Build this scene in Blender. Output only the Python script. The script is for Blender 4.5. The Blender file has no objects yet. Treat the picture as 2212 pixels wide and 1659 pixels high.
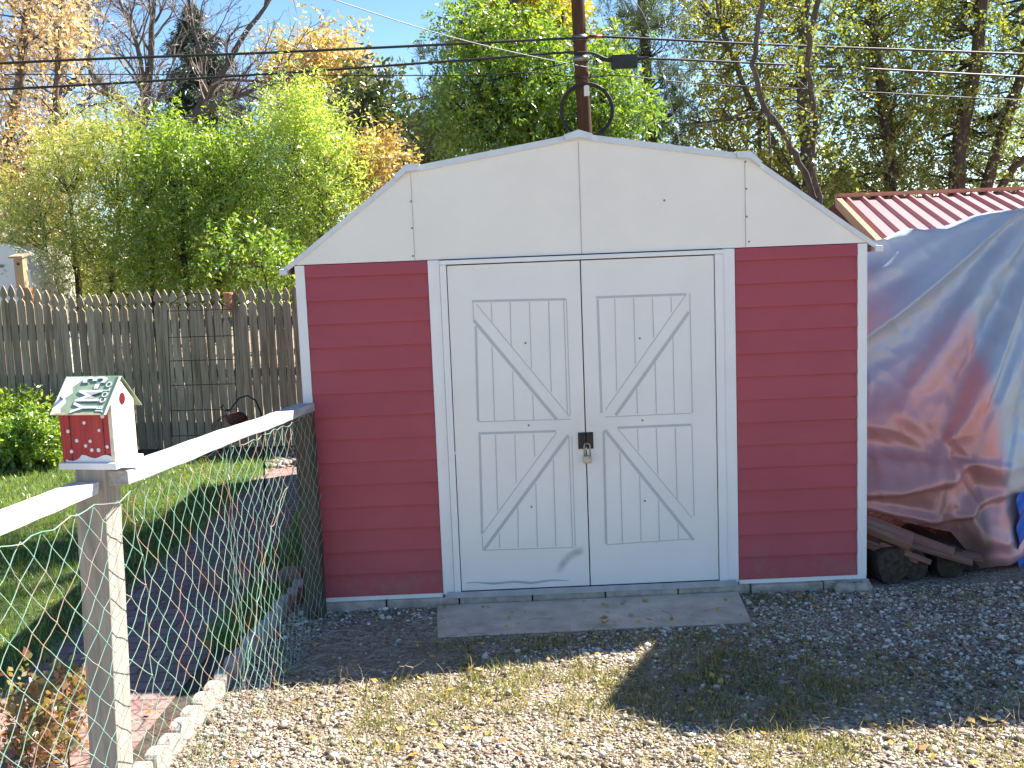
import bpy, bmesh, math, random
import numpy as np
from mathutils import Vector, Matrix, noise as mnoise

# ---------------------------------------------------------------- camera, sky, sun, exposure
SC = bpy.context.scene
COL = SC.collection
CAMP = np.array([1.0294, -5.7862, 1.8810])
YAW, PITCH, ROLL, FOC = 0.01300437, 0.12612014, 0.03950148, 1.06
_f = np.array([math.sin(YAW)*math.cos(PITCH), math.cos(YAW)*math.cos(PITCH), -math.sin(PITCH)])
_r = np.array([math.cos(YAW), -math.sin(YAW), 0.0]); _u = np.cross(_r, _f)
_c, _s = math.cos(ROLL), math.sin(ROLL)
CR, CU, CF = _c*_r-_s*_u, _s*_r+_c*_u, _f
cam = bpy.data.cameras.new("camera"); camo = bpy.data.objects.new("camera", cam); COL.objects.link(camo)
cam.sensor_fit = 'HORIZONTAL'; cam.sensor_width = 36; cam.lens = 36*FOC
cam.clip_start = 0.05; cam.clip_end = 2000
camo.matrix_world = Matrix(((CR[0], CU[0], -CF[0], CAMP[0]), (CR[1], CU[1], -CF[1], CAMP[1]), (CR[2], CU[2], -CF[2], CAMP[2]), (0, 0, 0, 1)))
SC.camera = camo

def ray(u, v):                       # photograph measured on a 2212 x 1659 sheet
    k = FOC*2212.0
    return CF + CR*(u-1106)/k - CU*(v-829.5)/k
def at(u, v, Y):
    d = ray(u, v); return CAMP + d*((Y-CAMP[1])/d[1])
def onz(u, v, z=-0.06):
    d = ray(u, v); return CAMP + d*((z-CAMP[2])/d[2])

SUNV = Vector((0.79, 0.43, 1.0)).normalized()
EL = math.asin(SUNV.z); AZ = math.atan2(SUNV.x, SUNV.y)
w = bpy.data.worlds.new("World"); SC.world = w; w.use_nodes = True
nt = w.node_tree; bg = nt.nodes["Background"]
sky = nt.nodes.new("ShaderNodeTexSky"); sky.sky_type = 'NISHITA'; sky.sun_disc = False
sky.sun_elevation = EL; sky.sun_rotation = AZ; sky.altitude = 1650; sky.air_density = 1.0; sky.dust_density = 0.0; sky.ozone_density = 2.2
hs = nt.nodes.new('ShaderNodeHueSaturation'); hs.inputs['Saturation'].default_value = 1.12; nt.links.new(sky.outputs[0], hs.inputs['Color']); nt.links.new(hs.outputs[0], bg.inputs[0]); bg.inputs[1].default_value = 0.068
sl = bpy.data.lights.new("sun", 'SUN'); sl.energy = 5.0; sl.angle = math.radians(0.53); sl.color = (1.0, 0.955, 0.88)
so = bpy.data.objects.new("sun", sl); COL.objects.link(so); so.rotation_euler = SUNV.to_track_quat('Z', 'Y').to_euler(); so.location = (8, 5, 12)
SC.view_settings.view_transform = 'Standard'; SC.view_settings.look = 'None'; SC.view_settings.gamma = 1
SC.view_settings.exposure = 1.8
SC.render.engine = 'CYCLES'
cy = SC.cycles; cy.max_bounces = 7; cy.diffuse_bounces = 4; cy.glossy_bounces = 3; cy.transmission_bounces = 5; cy.transparent_max_bounces = 6

# ---------------------------------------------------------------- helpers
RNG = np.random.default_rng(7); RND = random.Random(11)
GZ = -0.06

def tag(o, label=None, cat=None, group=None, kind=None):
    if label: o["label"] = label
    if cat: o["category"] = cat
    if group: o["group"] = group
    if kind: o["kind"] = kind
    return o
def thing(name, loc, label, cat, group=None):
    o = bpy.data.objects.new(name, None); COL.objects.link(o); o.empty_display_size = 0.1
    o.location = tuple(float(a) for a in loc); return tag(o, label, cat, group)
WL = {}
def wloc(o):
    p = Vector((0, 0, 0))
    while o is not None:
        p = p + o.location; o = o.parent
    return p

class MB:
    def __init__(self): self.v = []; self.f = []
    def add(self, vs, fs):
        n = len(self.v); self.v += [tuple(map(float, p)) for p in vs]; self.f += [tuple(i+n for i in q) for q in fs]; return self
    def box(self, a, b, rot=None, piv=None):
        (x0, y0, z0), (x1, y1, z1) = a, b
        vs = [Vector(p) for p in ((x0,y0,z0),(x1,y0,z0),(x1,y1,z0),(x0,y1,z0),(x0,y0,z1),(x1,y0,z1),(x1,y1,z1),(x0,y1,z1))]
        if rot is not None:
            pv = Vector(piv) if piv is not None else Vector(((x0+x1)/2, (y0+y1)/2, (z0+z1)/2))
            vs = [rot @ (q-pv) + pv for q in vs]
        return self.add(vs, [(0,3,2,1),(4,5,6,7),(0,1,5,4),(1,2,6,5),(2,3,7,6),(3,0,4,7)])
    def prism(self, pts, d0, d1, axis='y'):     # pts (a,b) outline counter-clockwise seen from -y
        n = len(pts)
        if axis == 'y': f = lambda p, d: (p[0], d, p[1])
        elif axis == 'x': f = lambda p, d: (d, p[0], p[1])
        else: f = lambda p, d: (p[0], p[1], d)
        vs = [f(p, d0) for p in pts]+[f(p, d1) for p in pts]
        fs = [tuple(range(n)), tuple(range(2*n-1, n-1, -1))]
        fs += [(i, n+i, n+(i+1) % n, (i+1) % n) for i in range(n)]
        return self.add(vs, fs)
    def tube(self, pts, rad, sides=6, cap=True):
        P = [Vector(tuple(map(float, p))) for p in pts]; n = len(P)
        if not hasattr(rad, '__len__'): rad = [rad]*n
        vs = []; fs = []; ref = None
        for i in range(n):
            t = (P[min(i+1, n-1)]-P[max(i-1, 0)])
            if t.length < 1e-9: t = Vector((0, 0, 1))
            t.normalize()
            if ref is None: ref = t.orthogonal().normalized()
            else:
                ref = ref - t*ref.dot(t)
                ref = ref.normalized() if ref.length > 1e-6 else t.orthogonal().normalized()
            b = t.cross(ref)
            for k in range(sides):
                a = 2*math.pi*k/sides
                vs.append(P[i]+(ref*math.cos(a)+b*math.sin(a))*rad[i])
        for i in range(n-1):
            for k in range(sides):
                k2 = (k+1) % sides
                fs.append((i*sides+k, i*sides+k2, (i+1)*sides+k2, (i+1)*sides+k))
        if cap:
            fs.append(tuple(range(sides-1, -1, -1))); fs.append(tuple((n-1)*sides+k for k in range(sides)))
        return self.add(vs, fs)
    def ball(self, c, r, seg=8, rings=6, sc=(1, 1, 1)):
        vs = []; fs = []
        for i in range(rings+1):
            a = math.pi*i/rings
            for k in range(seg):
                b = 2*math.pi*k/seg
                vs.append((c[0]+r*sc[0]*math.sin(a)*math.cos(b), c[1]+r*sc[1]*math.sin(a)*math.sin(b), c[2]+r*sc[2]*math.cos(a)))
        for i in range(rings):
            for k in range(seg):
                k2 = (k+1) % seg
                fs.append((i*seg+k, (i+1)*seg+k, (i+1)*seg+k2, i*seg+k2))
        return self.add(vs, fs)
    def build(self, name, mat, parent=None, smooth=False, bevel=0, origin=None):
        me = bpy.data.meshes.new(name)
        o = bpy.data.objects.new(name, me); COL.objects.link(o)
        off = Vector((0, 0, 0))
        if parent is not None: o.parent = parent; off = wloc(parent)
        if origin is not None:
            o.location = Vector(tuple(map(float, origin)))-off; off = Vector(tuple(map(float, origin)))
        me.from_pydata([(a-off.x, b-off.y, c-off.z) for a, b, c in self.v], [], self.f); me.update()
        if mat: me.materials.append(mat)
        if smooth: me.polygons.foreach_set('use_smooth', [True]*len(me.polygons))
        if bevel:
            m = o.modifiers.new('bevel', 'BEVEL'); m.width = bevel; m.segments = 2; m.limit_method = 'ANGLE'; m.angle_limit = math.radians(40)
        return o

def npmesh(name, verts, faces, mat, parent=None, smooth=False):
    """verts (N,3), faces (M,k) with one k"""
    me = bpy.data.meshes.new(name); o = bpy.data.objects.new(name, me); COL.objects.link(o)
    off = np.zeros(3)
    if parent is not None: o.parent = parent; off = np.array(wloc(parent))
    v = (np.asarray(verts, float)-off).astype(np.float32); f = np.asarray(faces, np.int32)
    me.vertices.add(len(v)); me.vertices.foreach_set('co', v.ravel())
    k = f.shape[1]
    me.loops.add(f.size); me.loops.foreach_set('vertex_index', f.ravel())
    me.polygons.add(len(f)); me.polygons.foreach_set('loop_start', np.arange(0, f.size, k, dtype=np.int32))
    me.polygons.foreach_set('loop_total', np.full(len(f), k, np.int32))
    if smooth: me.polygons.foreach_set('use_smooth', np.ones(len(f), bool))
    me.update(calc_edges=True)
    if mat: me.materials.append(mat)
    return o

# ---------------------------------------------------------------- materials
def newmat(name):
    m = bpy.data.materials.new(name); m.use_nodes = True; t = m.node_tree
    return m, t, t.nodes['Principled BSDF']
def nd(t, typ, **kw):
    n = t.nodes.new(typ)
    for k, v in kw.items(): setattr(n, k, v)
    return n
def ramp(t, fac, stops):
    r = nd(t, 'ShaderNodeValToRGB'); e = r.color_ramp.elements
    while len(e) > 1: e.remove(e[-1])
    for i, (p, c) in enumerate(stops):
        el = e[0] if i == 0 else e.new(p)
        el.position = p; el.color = (*c[:3], 1)
    t.links.new(fac, r.inputs[0]); return r.outputs[0]
def coords(t, scale=(1, 1, 1), kind='Object'):
    tc = nd(t, 'ShaderNodeTexCoord'); mp = nd(t, 'ShaderNodeMapping'); mp.inputs['Scale'].default_value = scale
    t.links.new(tc.outputs[kind], mp.inputs[0]); return mp.outputs[0]
def noise(t, vec, scale, detail=4, rough=.55, dist=0):
    n = nd(t, 'ShaderNodeTexNoise'); n.inputs['Scale'].default_value = scale; n.inputs['Detail'].default_value = detail
    n.inputs['Roughness'].default_value = rough; n.inputs['Distortion'].default_value = dist
    t.links.new(vec, n.inputs['Vector']); return n.outputs['Fac']
def mixc(t, fac, a, b, mode='MIX'):
    m = nd(t, 'ShaderNodeMix', data_type='RGBA', blend_type=mode)
    for k, val in ((0, fac), (6, a), (7, b)):
        if hasattr(val, 'is_linked') or hasattr(val, 'links'): t.links.new(val, m.inputs[k])
        elif k == 0: m.inputs[0].default_value = val
        else: m.inputs[k].default_value = (*val[:3], 1)
    return m.outputs[2]
def math_(t, op, a, b=None, c=None):
    m = nd(t, 'ShaderNodeMath', operation=op)
    for k, val in enumerate((a, b, c)):
        if val is None: continue
        if isinstance(val, (int, float)): m.inputs[k].default_value = val
        else: t.links.new(val, m.inputs[k])
    return m.outputs[0]
def bump(t, b, h, strength=.3, dist=.01):
    n = nd(t, 'ShaderNodeBump'); n.inputs['Strength'].default_value = strength; n.inputs['Distance'].default_value = dist
    t.links.new(h, n.inputs['Height']); t.links.new(n.outputs[0], b.inputs['Normal'])
def simple(name, col, rough=.6, metal=0, var=.12, scale=12, bmp=0, bscale=60, spec=.4):
    m, t, b = newmat(name); v = coords(t)
    n = noise(t, v, scale)
    lo = tuple(max(0, c*(1-var)) for c in col); hi = tuple(min(1, c*(1+var)) for c in col)
    t.links.new(ramp(t, n, [(.3, lo), (.7, hi)]), b.inputs['Base Color'])
    b.inputs['Roughness'].default_value = rough; b.inputs['Metallic'].default_value = metal; b.inputs['Specular IOR Level'].default_value = spec
    if bmp: bump(t, b, noise(t, v, bscale, 5), bmp, .01)
    return m
def wood(name, c0, c1, c2, axis='z', rough=.85, seed=True, grain=26, bmp=.5, stain=None):
    m, t, b = newmat(name)
    sc = {'x': (1.2, grain, grain), 'y': (grain, 1.2, grain), 'z': (grain, grain, 1.2)}[axis]
    tc = nd(t, 'ShaderNodeTexCoord'); oi = nd(t, 'ShaderNodeObjectInfo')
    ad = nd(t, 'ShaderNodeVectorMath', operation='ADD'); t.links.new(tc.outputs['Object'], ad.inputs[0])
    mu = math_(t, 'MULTIPLY', oi.outputs['Random'], 37.0); t.links.new(mu, ad.inputs[1])
    mp = nd(t, 'ShaderNodeMapping'); mp.inputs['Scale'].default_value = sc; t.links.new(ad.outputs[0], mp.inputs[0])
    g = noise(t, mp.outputs[0], 3.0, 6, .65, .6)
    big = noise(t, ad.outputs[0], 4.0, 3)
    col = ramp(t, g, [(.25, c0), (.5, c1), (.78, c2)])
    k = math_(t, 'MULTIPLY_ADD', oi.outputs['Random'], .5, .72)
    rgb = nd(t, 'ShaderNodeCombineColor')
    for i in range(3): t.links.new(k, rgb.inputs[i])
    if seed: col = mixc(t, 1.0, col, rgb.outputs[0], 'MULTIPLY')
    if stain:
        mp2 = nd(t, 'ShaderNodeMapping'); mp2.inputs['Scale'].default_value = (9, 9, .55); t.links.new(ad.outputs[0], mp2.inputs[0])
        s2 = noise(t, mp2.outputs[0], 2.2, 4)
        col = mixc(t, ramp(t, s2, [(.52, (0, 0, 0)), (.72, (.8, .8, .8))]), col, stain)
    t.links.new(col, b.inputs['Base Color']); b.inputs['Roughness'].default_value = rough; b.inputs['Specular IOR Level'].default_value = .25
    bump(t, b, g, bmp, .004); return m
def leafmat(name, stops, trans=.5, sat=1.0, big=.5):
    """per-leaf colour: random per island plus slow variation through the crown; leaves pass light"""
    m = bpy.data.materials.new(name); m.use_nodes = True; t = m.node_tree; t.nodes.clear()
    out = nd(t, 'ShaderNodeOutputMaterial'); geo = nd(t, 'ShaderNodeNewGeometry'); tc = nd(t, 'ShaderNodeTexCoord')
    n = noise(t, tc.outputs['Object'], big, 2)
    r = math_(t, 'ADD', math_(t, 'MULTIPLY', geo.outputs['Random Per Island'], .62), math_(t, 'MULTIPLY', n, .62))
    r = math_(t, 'SUBTRACT', r, .10)
    col = ramp(t, r, stops)
    d = nd(t, 'ShaderNodeBsdfDiffuse'); tr = nd(t, 'ShaderNodeBsdfTranslucent'); g = nd(t, 'ShaderNodeBsdfGlossy'); g.inputs['Roughness'].default_value = .36
    t.links.new(col, d.inputs[0])
    tcol = mixc(t, .55, col, (1.0, 1.0, .35), 'MULTIPLY'); tcol = mixc(t, 1.0, tcol, (1.75, 1.75, 1.3), 'MULTIPLY')
    t.links.new(tcol, tr.inputs[0])
    m1 = nd(t, 'ShaderNodeMixShader'); m1.inputs[0].default_value = trans; t.links.new(d.outputs[0], m1.inputs[1]); t.links.new(tr.outputs[0], m1.inputs[2])
    m2 = nd(t, 'ShaderNodeMixShader'); m2.inputs[0].default_value = .085; t.links.new(m1.outputs[0], m2.inputs[1]); t.links.new(g.outputs[0], m2.inputs[2])
    t.links.new(m2.outputs[0], out.inputs[0]); return m
def islandmat(name, stops, rough=.8):
    m, t, b = newmat(name); geo = nd(t, 'ShaderNodeNewGeometry')
    t.links.new(ramp(t, geo.outputs['Random Per Island'], stops), b.inputs['Base Color']); b.inputs['Roughness'].default_value = rough; b.inputs['Specular IOR Level'].default_value = .3
    return m

M_white = simple('white_steel', (.86, .80, .71), .42, var=.035, scale=3, bmp=.05, bscale=9)
M_trim = simple('white_trim', (.82, .805, .78), .38, var=.03, scale=4)
M_alu = simple('track_aluminium', (.55, .58, .62), .3, .6)
M_black = simple('black_metal', (.018, .019, .022), .4, .0, var=.3)
M_wire = simple('cable_black', (.02, .02, .022), .5)
M_wireg = simple('cable_grey', (.22, .22, .225), .5)
M_steel = simple('steel_screw', (.25, .25, .24), .4, .8)
M_zinc = simple('padlock_body', (.42, .39, .33), .4, .6)
M_concrete = simple('concrete', (.52, .42, .33), .92, var=.22, scale=7, bmp=.35, bscale=90)
M_block = simple('block_concrete', (.42, .36, .30), .95, var=.28, scale=14, bmp=.6, bscale=70)
M_edge = simple('edging_pink', (.30, .19, .16), .95, var=.3, scale=12, bmp=.6, bscale=70)
M_fence = wood('weathered_picket', (.17, .128, .085), (.36, .285, .20), (.50, .42, .315), 'z', stain=(.13, .075, .038), grain=30)
M_post = wood('weathered_post', (.22, .195, .16), (.36, .32, .27), (.47, .43, .37), 'z', grain=18, bmp=.7)
M_postdark = wood('dark_post', (.035, .028, .02), (.085, .07, .05), (.145, .12, .085), 'z', grain=18, bmp=.8)
M_rail = wood('grey_rail', (.30, .29, .28), (.46, .45, .43), (.60, .59, .56), 'y', grain=22, bmp=.5)
M_pole = wood('creosote_pole', (.05, .024, .013), (.10, .05, .028), (.17, .095, .055), 'z', grain=14, bmp=.6)
M_cedar = wood('cedar_box', (.34, .22, .11), (.45, .31, .17), (.55, .40, .24), 'z')
M_orange = wood('orange_post', (.42, .17, .06), (.55, .25, .10), (.62, .31, .14), 'z')
M_board = wood('reddish_board', (.13, .062, .045), (.22, .115, .085), (.31, .185, .14), 'x', bmp=.6)
M_log = wood('log_bark', (.02, .015, .012), (.05, .037, .028), (.10, .078, .058), 'x', grain=12, bmp=1.0)
M_bark = wood('tree_bark', (.035, .028, .022), (.075, .06, .048), (.13, .11, .09), 'z', seed=False, grain=8, bmp=.8)
M_barkg = wood('grey_bark', (.07, .058, .05), (.125, .105, .09), (.19, .165, .145), 'z', seed=False, grain=8, bmp=.6)
M_twig = simple('pale_twig', (.27, .225, .19), .8, var=.3)
M_terra = simple('terracotta', (.50, .24, .12), .8)
M_rust = simple('rusty_brown', (.10, .035, .02), .8, var=.5, scale=30, bmp=.6)
M_stone = simple('field_stone', (.38, .33, .27), .9, var=.3, scale=20, bmp=.5)
M_redroof = simple('red_roofing', (.40, .195, .205), .45, var=.06, scale=2)
M_ridge = simple('orange_ridge_trim', (.50, .24, .14), .5)
M_bluetarp = simple('blue_tarp', (.01, .09, .42), .45)
M_camper = simple('camper_white', (.74, .73, .69), .4, var=.04)
M_copper = simple('red_sleeve', (.55, .08, .05), .5)
M_brownwall = simple('brown_boarding', (.13, .09, .07), .85, var=.3, bmp=.4)

def siding_mat():
    m, t, b = newmat('red_siding'); v = coords(t); n = noise(t, v, 2.5, 3); n2 = noise(t, coords(t, (1, 1, 1)), 160, 3)
    c = ramp(t, n, [(.3, (.36, .058, .077)), (.7, (.41, .070, .090))])
    c = mixc(t, math_(t, 'MULTIPLY', n2, .18), c, (.40, .12, .13))
    tc = nd(t, 'ShaderNodeTexCoord'); sep = nd(t, 'ShaderNodeSeparateXYZ'); t.links.new(tc.outputs['Object'], sep.inputs[0])
    mr = nd(t, 'ShaderNodeMapRange'); t.links.new(sep.outputs[2], mr.inputs[0])
    for i, val in ((1, .26), (2, .0), (3, 0), (4, .75)): mr.inputs[i].default_value = val
    c = mixc(t, math_(t, 'MULTIPLY', mr.outputs[0], ramp(t, noise(t, v, 9, 5, .7), [(.45, (0, 0, 0)), (.7, (1, 1, 1))])), c, (.26, .16, .12))   # splashed dirt
    c = mixc(t, ramp(t, noise(t, coords(t, (.6, .6, 7)), 5, 4), [(.58, (0, 0, 0)), (.85, (.2, .2, .2))]), c, (.42, .14, .15))   # faded streaks
    t.links.new(c, b.inputs['Base Color']); b.inputs['Roughness'].default_value = .5; b.inputs['Specular IOR Level'].default_value = .35
    bump(t, b, n2, .12, .003); return m
M_red = siding_mat()

def door_mat():
    """white steel with an arc-shaped scuff and faint dirt at one door's foot (object space of the shed)"""
    m, t, b = newmat('white_door'); tc = nd(t, 'ShaderNodeTexCoord'); sep = nd(t, 'ShaderNodeSeparateXYZ'); t.links.new(tc.outputs['Object'], sep.inputs[0])
    n = noise(t, tc.outputs['Object'], 3, 3); n2 = noise(t, tc.outputs['Object'], 22, 4)
    c = ramp(t, n, [(.3, (.79, .765, .72)), (.7, (.84, .81, .765))])
    X, Z = math_(t, 'ADD', sep.outputs[0], 1.5), sep.outputs[2]
    dx = math_(t, 'SUBTRACT', X, 1.475); dz = math_(t, 'SUBTRACT', Z, .06)
    rad = math_(t, 'SQRT', math_(t, 'ADD', math_(t, 'POWER', dx, 2), math_(t, 'POWER', dz, 2)))
    band = math_(t, 'SUBTRACT', 1.0, math_(t, 'MULTIPLY', math_(t, 'ABSOLUTE', math_(t, 'SUBTRACT', rad, .158)), 34.0))
    inx = nd(t, 'ShaderNodeMapRange'); t.links.new(dx, inx.inputs[0])
    for i, val in ((1, -.17), (2, -.12), (3, 0), (4, 1)): inx.inputs[i].default_value = val
    inz = nd(t, 'ShaderNodeMapRange'); t.links.new(dz, inz.inputs[0])
    for i, val in ((1, .03), (2, .08), (3, 0), (4, 1)): inz.inputs[i].default_value = val
    lx = nd(t, 'ShaderNodeMapRange'); t.links.new(dx, lx.inputs[0])
    for i, val in ((1, -.03), (2, -.01), (3, 1), (4, 0)): lx.inputs[i].default_value = val
    k = math_(t, 'MULTIPLY', math_(t, 'MAXIMUM', band, 0.0), math_(t, 'MULTIPLY', inz.outputs[0], lx.outputs[0]))
    k = math_(t, 'MULTIPLY', k, math_(t, 'MULTIPLY_ADD', n2, .9, .12))
    c = mixc(t, k, c, (.14, .15, .18))
    # yellowed streaks round the latch
    d2 = nd(t, 'ShaderNodeVectorMath', operation='DISTANCE'); t.links.new(tc.outputs['Object'], d2.inputs[0]); d2.inputs[1].default_value = (0, 0, .84)
    kk = nd(t, 'ShaderNodeMapRange'); t.links.new(d2.outputs['Value'], kk.inputs[0])
    for i, val in ((1, .28), (2, .05), (3, 0), (4, .35)): kk.inputs[i].default_value = val
    c = mixc(t, math_(t, 'MULTIPLY', kk.outputs[0], n2), c, (.55, .48, .36))
    t.links.new(c, b.inputs['Base Color']); b.inputs['Roughness'].default_value = .42
    bump(t, b, n, .12, .02); return m
M_door = door_mat()
M_seam = simple('seam_grey', (.42, .40, .37), .6)  # plain grey for the thin strips along the panel joints
M_greyline = simple('grey_door_print', (.50, .51, .51), .5, var=.04)

def ground_mat():
    m, t, b = newmat('gravel_dirt'); v = coords(t)
    n1 = noise(t, v, 1.1, 5); n2 = noise(t, v, 30, 6, .7); vo = nd(t, 'ShaderNodeTexVoronoi'); vo.inputs['Scale'].default_value = 62; t.links.new(v, vo.inputs['Vector'])
    c = ramp(t, n2, [(.25, (.12, .088, .06)), (.5, (.25, .19, .132)), (.8, (.42, .34, .25))])
    st = nd(t, 'ShaderNodeSeparateColor'); t.links.new(vo.outputs['Color'], st.inputs[0])
    c2 = ramp(t, st.outputs[0], [(.0, (.17, .125, .09)), (.35, (.33, .265, .20)), (.7, (.48, .41, .33)), (1, (.64, .58, .49))])
    c = mixc(t, ramp(t, n1, [(.40, (.15, .15, .15)), (.6, (.75, .75, .75))]), c, c2)
    t.links.new(c, b.inputs['Base Color']); b.inputs['Roughness'].default_value = .95; b.inputs['Specular IOR Level'].default_value = .2
    h = math_(t, 'SUBTRACT', n2, math_(t, 'MULTIPLY', vo.outputs['Distance'], 1.2)); bump(t, b, h, .9, .02); return m
M_ground = ground_mat()
M_lawn = simple('lawn_soil', (.06, .085, .025), .95, var=.5, scale=9, bmp=.6, bscale=40)
M_soil = simple('dark_soil', (.07, .052, .038), .95, var=.45, scale=14, bmp=.9, bscale=50)
def brick_mat():
    m, t, b = newmat('brick_pavers'); v = coords(t)
    br = nd(t, 'ShaderNodeTexBrick'); br.inputs['Scale'].default_value = 1.0; br.inputs['Brick Width'].default_value = .21; br.inputs['Row Height'].default_value = .105
    br.inputs['Mortar Size'].default_value = .007; br.inputs['Color1'].default_value = (.27, .15, .13, 1); br.inputs['Color2'].default_value = (.36, .22, .19, 1); br.inputs['Mortar'].default_value = (.13, .10, .08, 1)
    t.links.new(v, br.inputs['Vector']); n = noise(t, v, 18, 5)
    c = mixc(t, .55, br.outputs['Color'], ramp(t, n, [(.3, (.55, .5, .5)), (.7, (1, 1, 1))]), 'MULTIPLY')
    t.links.new(c, b.inputs['Base Color']); b.inputs['Roughness'].default_value = .92; bump(t, b, math_(t, 'SUBTRACT', n, br.outputs['Fac']), .5, .01); return m
M_brick = brick_mat()

# ---------------------------------------------------------------- setting: ground, lawn, path
def sheet(name, poly, z, mat):
    o = MB().add([(x, y, z) for x, y in poly], [tuple(range(len(poly)))]).build(name, mat); return tag(o, kind='structure')
def ground_sheet():
    xs = np.unique(np.concatenate([np.linspace(-400, -12, 8), np.linspace(-12, 12, 97), np.linspace(12, 400, 8)]))
    ys = np.unique(np.concatenate([np.linspace(-60, -8, 5), np.linspace(-8, 14, 89), np.linspace(14, 600, 10)]))
    X, Y = np.meshgrid(xs, ys); Z = np.full_like(X, GZ)
    V = np.stack([X.ravel(), Y.ravel(), Z.ravel()], 1); nx = len(xs)
    q = np.array([[j*nx+i, j*nx+i+1, (j+1)*nx+i+1, (j+1)*nx+i] for j in range(len(ys)-1) for i in range(nx-1)])
    o = npmesh('ground', V, q, M_ground); tag(o, kind='structure')
ground_sheet()
def edgx(y): return -0.17-0.085*(0.22-y)     # line of the edging blocks
sheet('lawn', [(-7, -6), (-1.35, -6), (-1.28, -1.5), (-1.15, 1.6), (-1.06, 5.15), (-7, 6.2)], GZ+.004, M_lawn)
sheet('garden_bed', [(-.62, -4), (edgx(-4), -4), (edgx(.5), .5), (-.12, 4.2), (-.34, 4.2), (-.45, .5)], GZ+.004, M_soil)
sheet('brick_path', [(-1.42, -6), (-.55, -6), (-.48, -1.5), (-.36, 1.6), (-.30, 4.1), (-1.12, 4.3), (-1.2, 1.6), (-1.34, -1.5)], GZ+.009, M_brick)
sheet('stone_bed', [(-5.2, 4.75), (-.1, 4.25), (-.1, 5.4), (-5.2, 6.0)], GZ+.013, M_soil)

# ---------------------------------------------------------------- the garden shed
H, ZP, W, L = 1.825, 2.424, 3.0, 4.15
KX1, KX2, ZK = .605, 2.384, 2.282
shed = thing('garden_shed', (1.5, 0, 0), 'red and white metal barn shed with a gambrel roof and double doors', 'shed')
XD0, XD1, ZD0, ZD1 = .785, 2.198, .019, 1.792
XT0, XT1 = .684, 2.309
NC, CH = 15, H/14.62
def clap(name, a, b, along='x', face=0.0, sgn=-1):
    prof = [(0.0, 0.0)]
    z = 0.012; out = .019
    pts = []
    for i in range(NC):
        z0 = .012+i*CH; z1 = min(.012+(i+1)*CH, H-.002)
        if z1 <= z0: break
        k = (z1-z0)/CH
        pts += [(out, z0), (out*1.0, z0+.006), (out*(1-k)+.001, z1)]
    m = MB(); n = len(pts)
    vs = []
    for q in (a, b):
        for o_, zz in pts:
            vs.append((q, face+sgn*o_, zz) if along == 'x' else (face+sgn*o_, q, zz))
    fs = [(i, n+i, n+i+1, i+1) for i in range(n-1)]
    if (along == 'x') == (sgn > 0): fs = [f[::-1] for f in fs]
    m.add(vs, fs)
    # solid backing
    if along == 'x': m.box((a, face+.004 if sgn < 0 else face-.03, .01), (b, face+.03 if sgn < 0 else face-.004, H-.003))
    else: m.box((face-.03 if sgn > 0 else face+.004, a, .01), (face-.004 if sgn > 0 else face+.03, b, H-.003))
    return m.build(name, M_red, shed)
clap('siding_panel', .035, XT0-.002)
clap('siding_panel', XT1+.002, W-.035)
clap('side_wall', .02, L-.02, 'y', 0.0, -1)
clap('side_wall', .02, L-.02, 'y', W, 1)
clap('rear_wall', .02, W-.02, 'x', L, 1)
for xa, xb in ((-.016, .034), (W-.034, W+.016)):
    MB().box((xa, -.018, .006), (xb, -.0155+.012, H-.002)).box((xa if xa < 1 else xb-.004, -.004, .006), (xa+.004 if xa < 1 else xb, .045, H-.002)).build('corner_trim', M_trim, shed)
for a, b in ((-.014, XT0-.004), (XT1+.004, W+.014)): MB().box((a, -.016, -.012), (b, .03, .011)).build('bottom_rail', M_trim, shed)
# gable panels
def gable(name, pts):
    return MB().prism(pts, -.012, .0).build(name, M_white, shed)
g = [[(-.035, H+.002), (KX1+.012, H+.002), (KX1+.012, ZK+.0125), (KX1-.01, ZK+.0105), (-.035, H+.003)],
     [(KX1+.013, H+.002), (1.4985, H+.002), (1.4985, ZP+.0105), (KX1+.013, ZK+.013)],
     [(1.5, H+.002), (KX2-.013, H+.002), (KX2-.013, ZK+.013), (1.5, ZP+.0105)],
     [(KX2-.012, H+.002), (W+.035, H+.002), (W+.035, H+.003), (KX2+.01, ZK+.0105), (KX2-.012, ZK+.0125)]]
for i, p in enumerate(g): MB().prism(p, -.0145 if i in (0, 3) else -.012, 0).build('gable_panel', M_white, shed)
MB().prism([(0, H+.002), (W, H+.002), (KX2, ZK-.015), (1.5, ZP-.015), (KX1, ZK-.015)], L-.01, L).build('gable_panel', M_white, shed)
for (u, v) in ((888, 435), (890, 493), (884, 372), (892, 553), (1612, 408), (1613, 468), (1610, 350), (1618, 522), (1435, 433)):
    p = at(u, v, -.016); MB().ball((p[0], -.0165, p[2]), .0055, 8, 4, (1, .6, 1)).build('screw', M_steel, shed)
for (x0, z1) in ((KX1+.013, ZK-.02), (1.5, ZP-.02), (KX2-.013, ZK-.02)): MB().box((x0-.0014, -.0150, H+.004), (x0+.0014, -.010, z1)).build('panel_seam', M_seam, shed)
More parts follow.
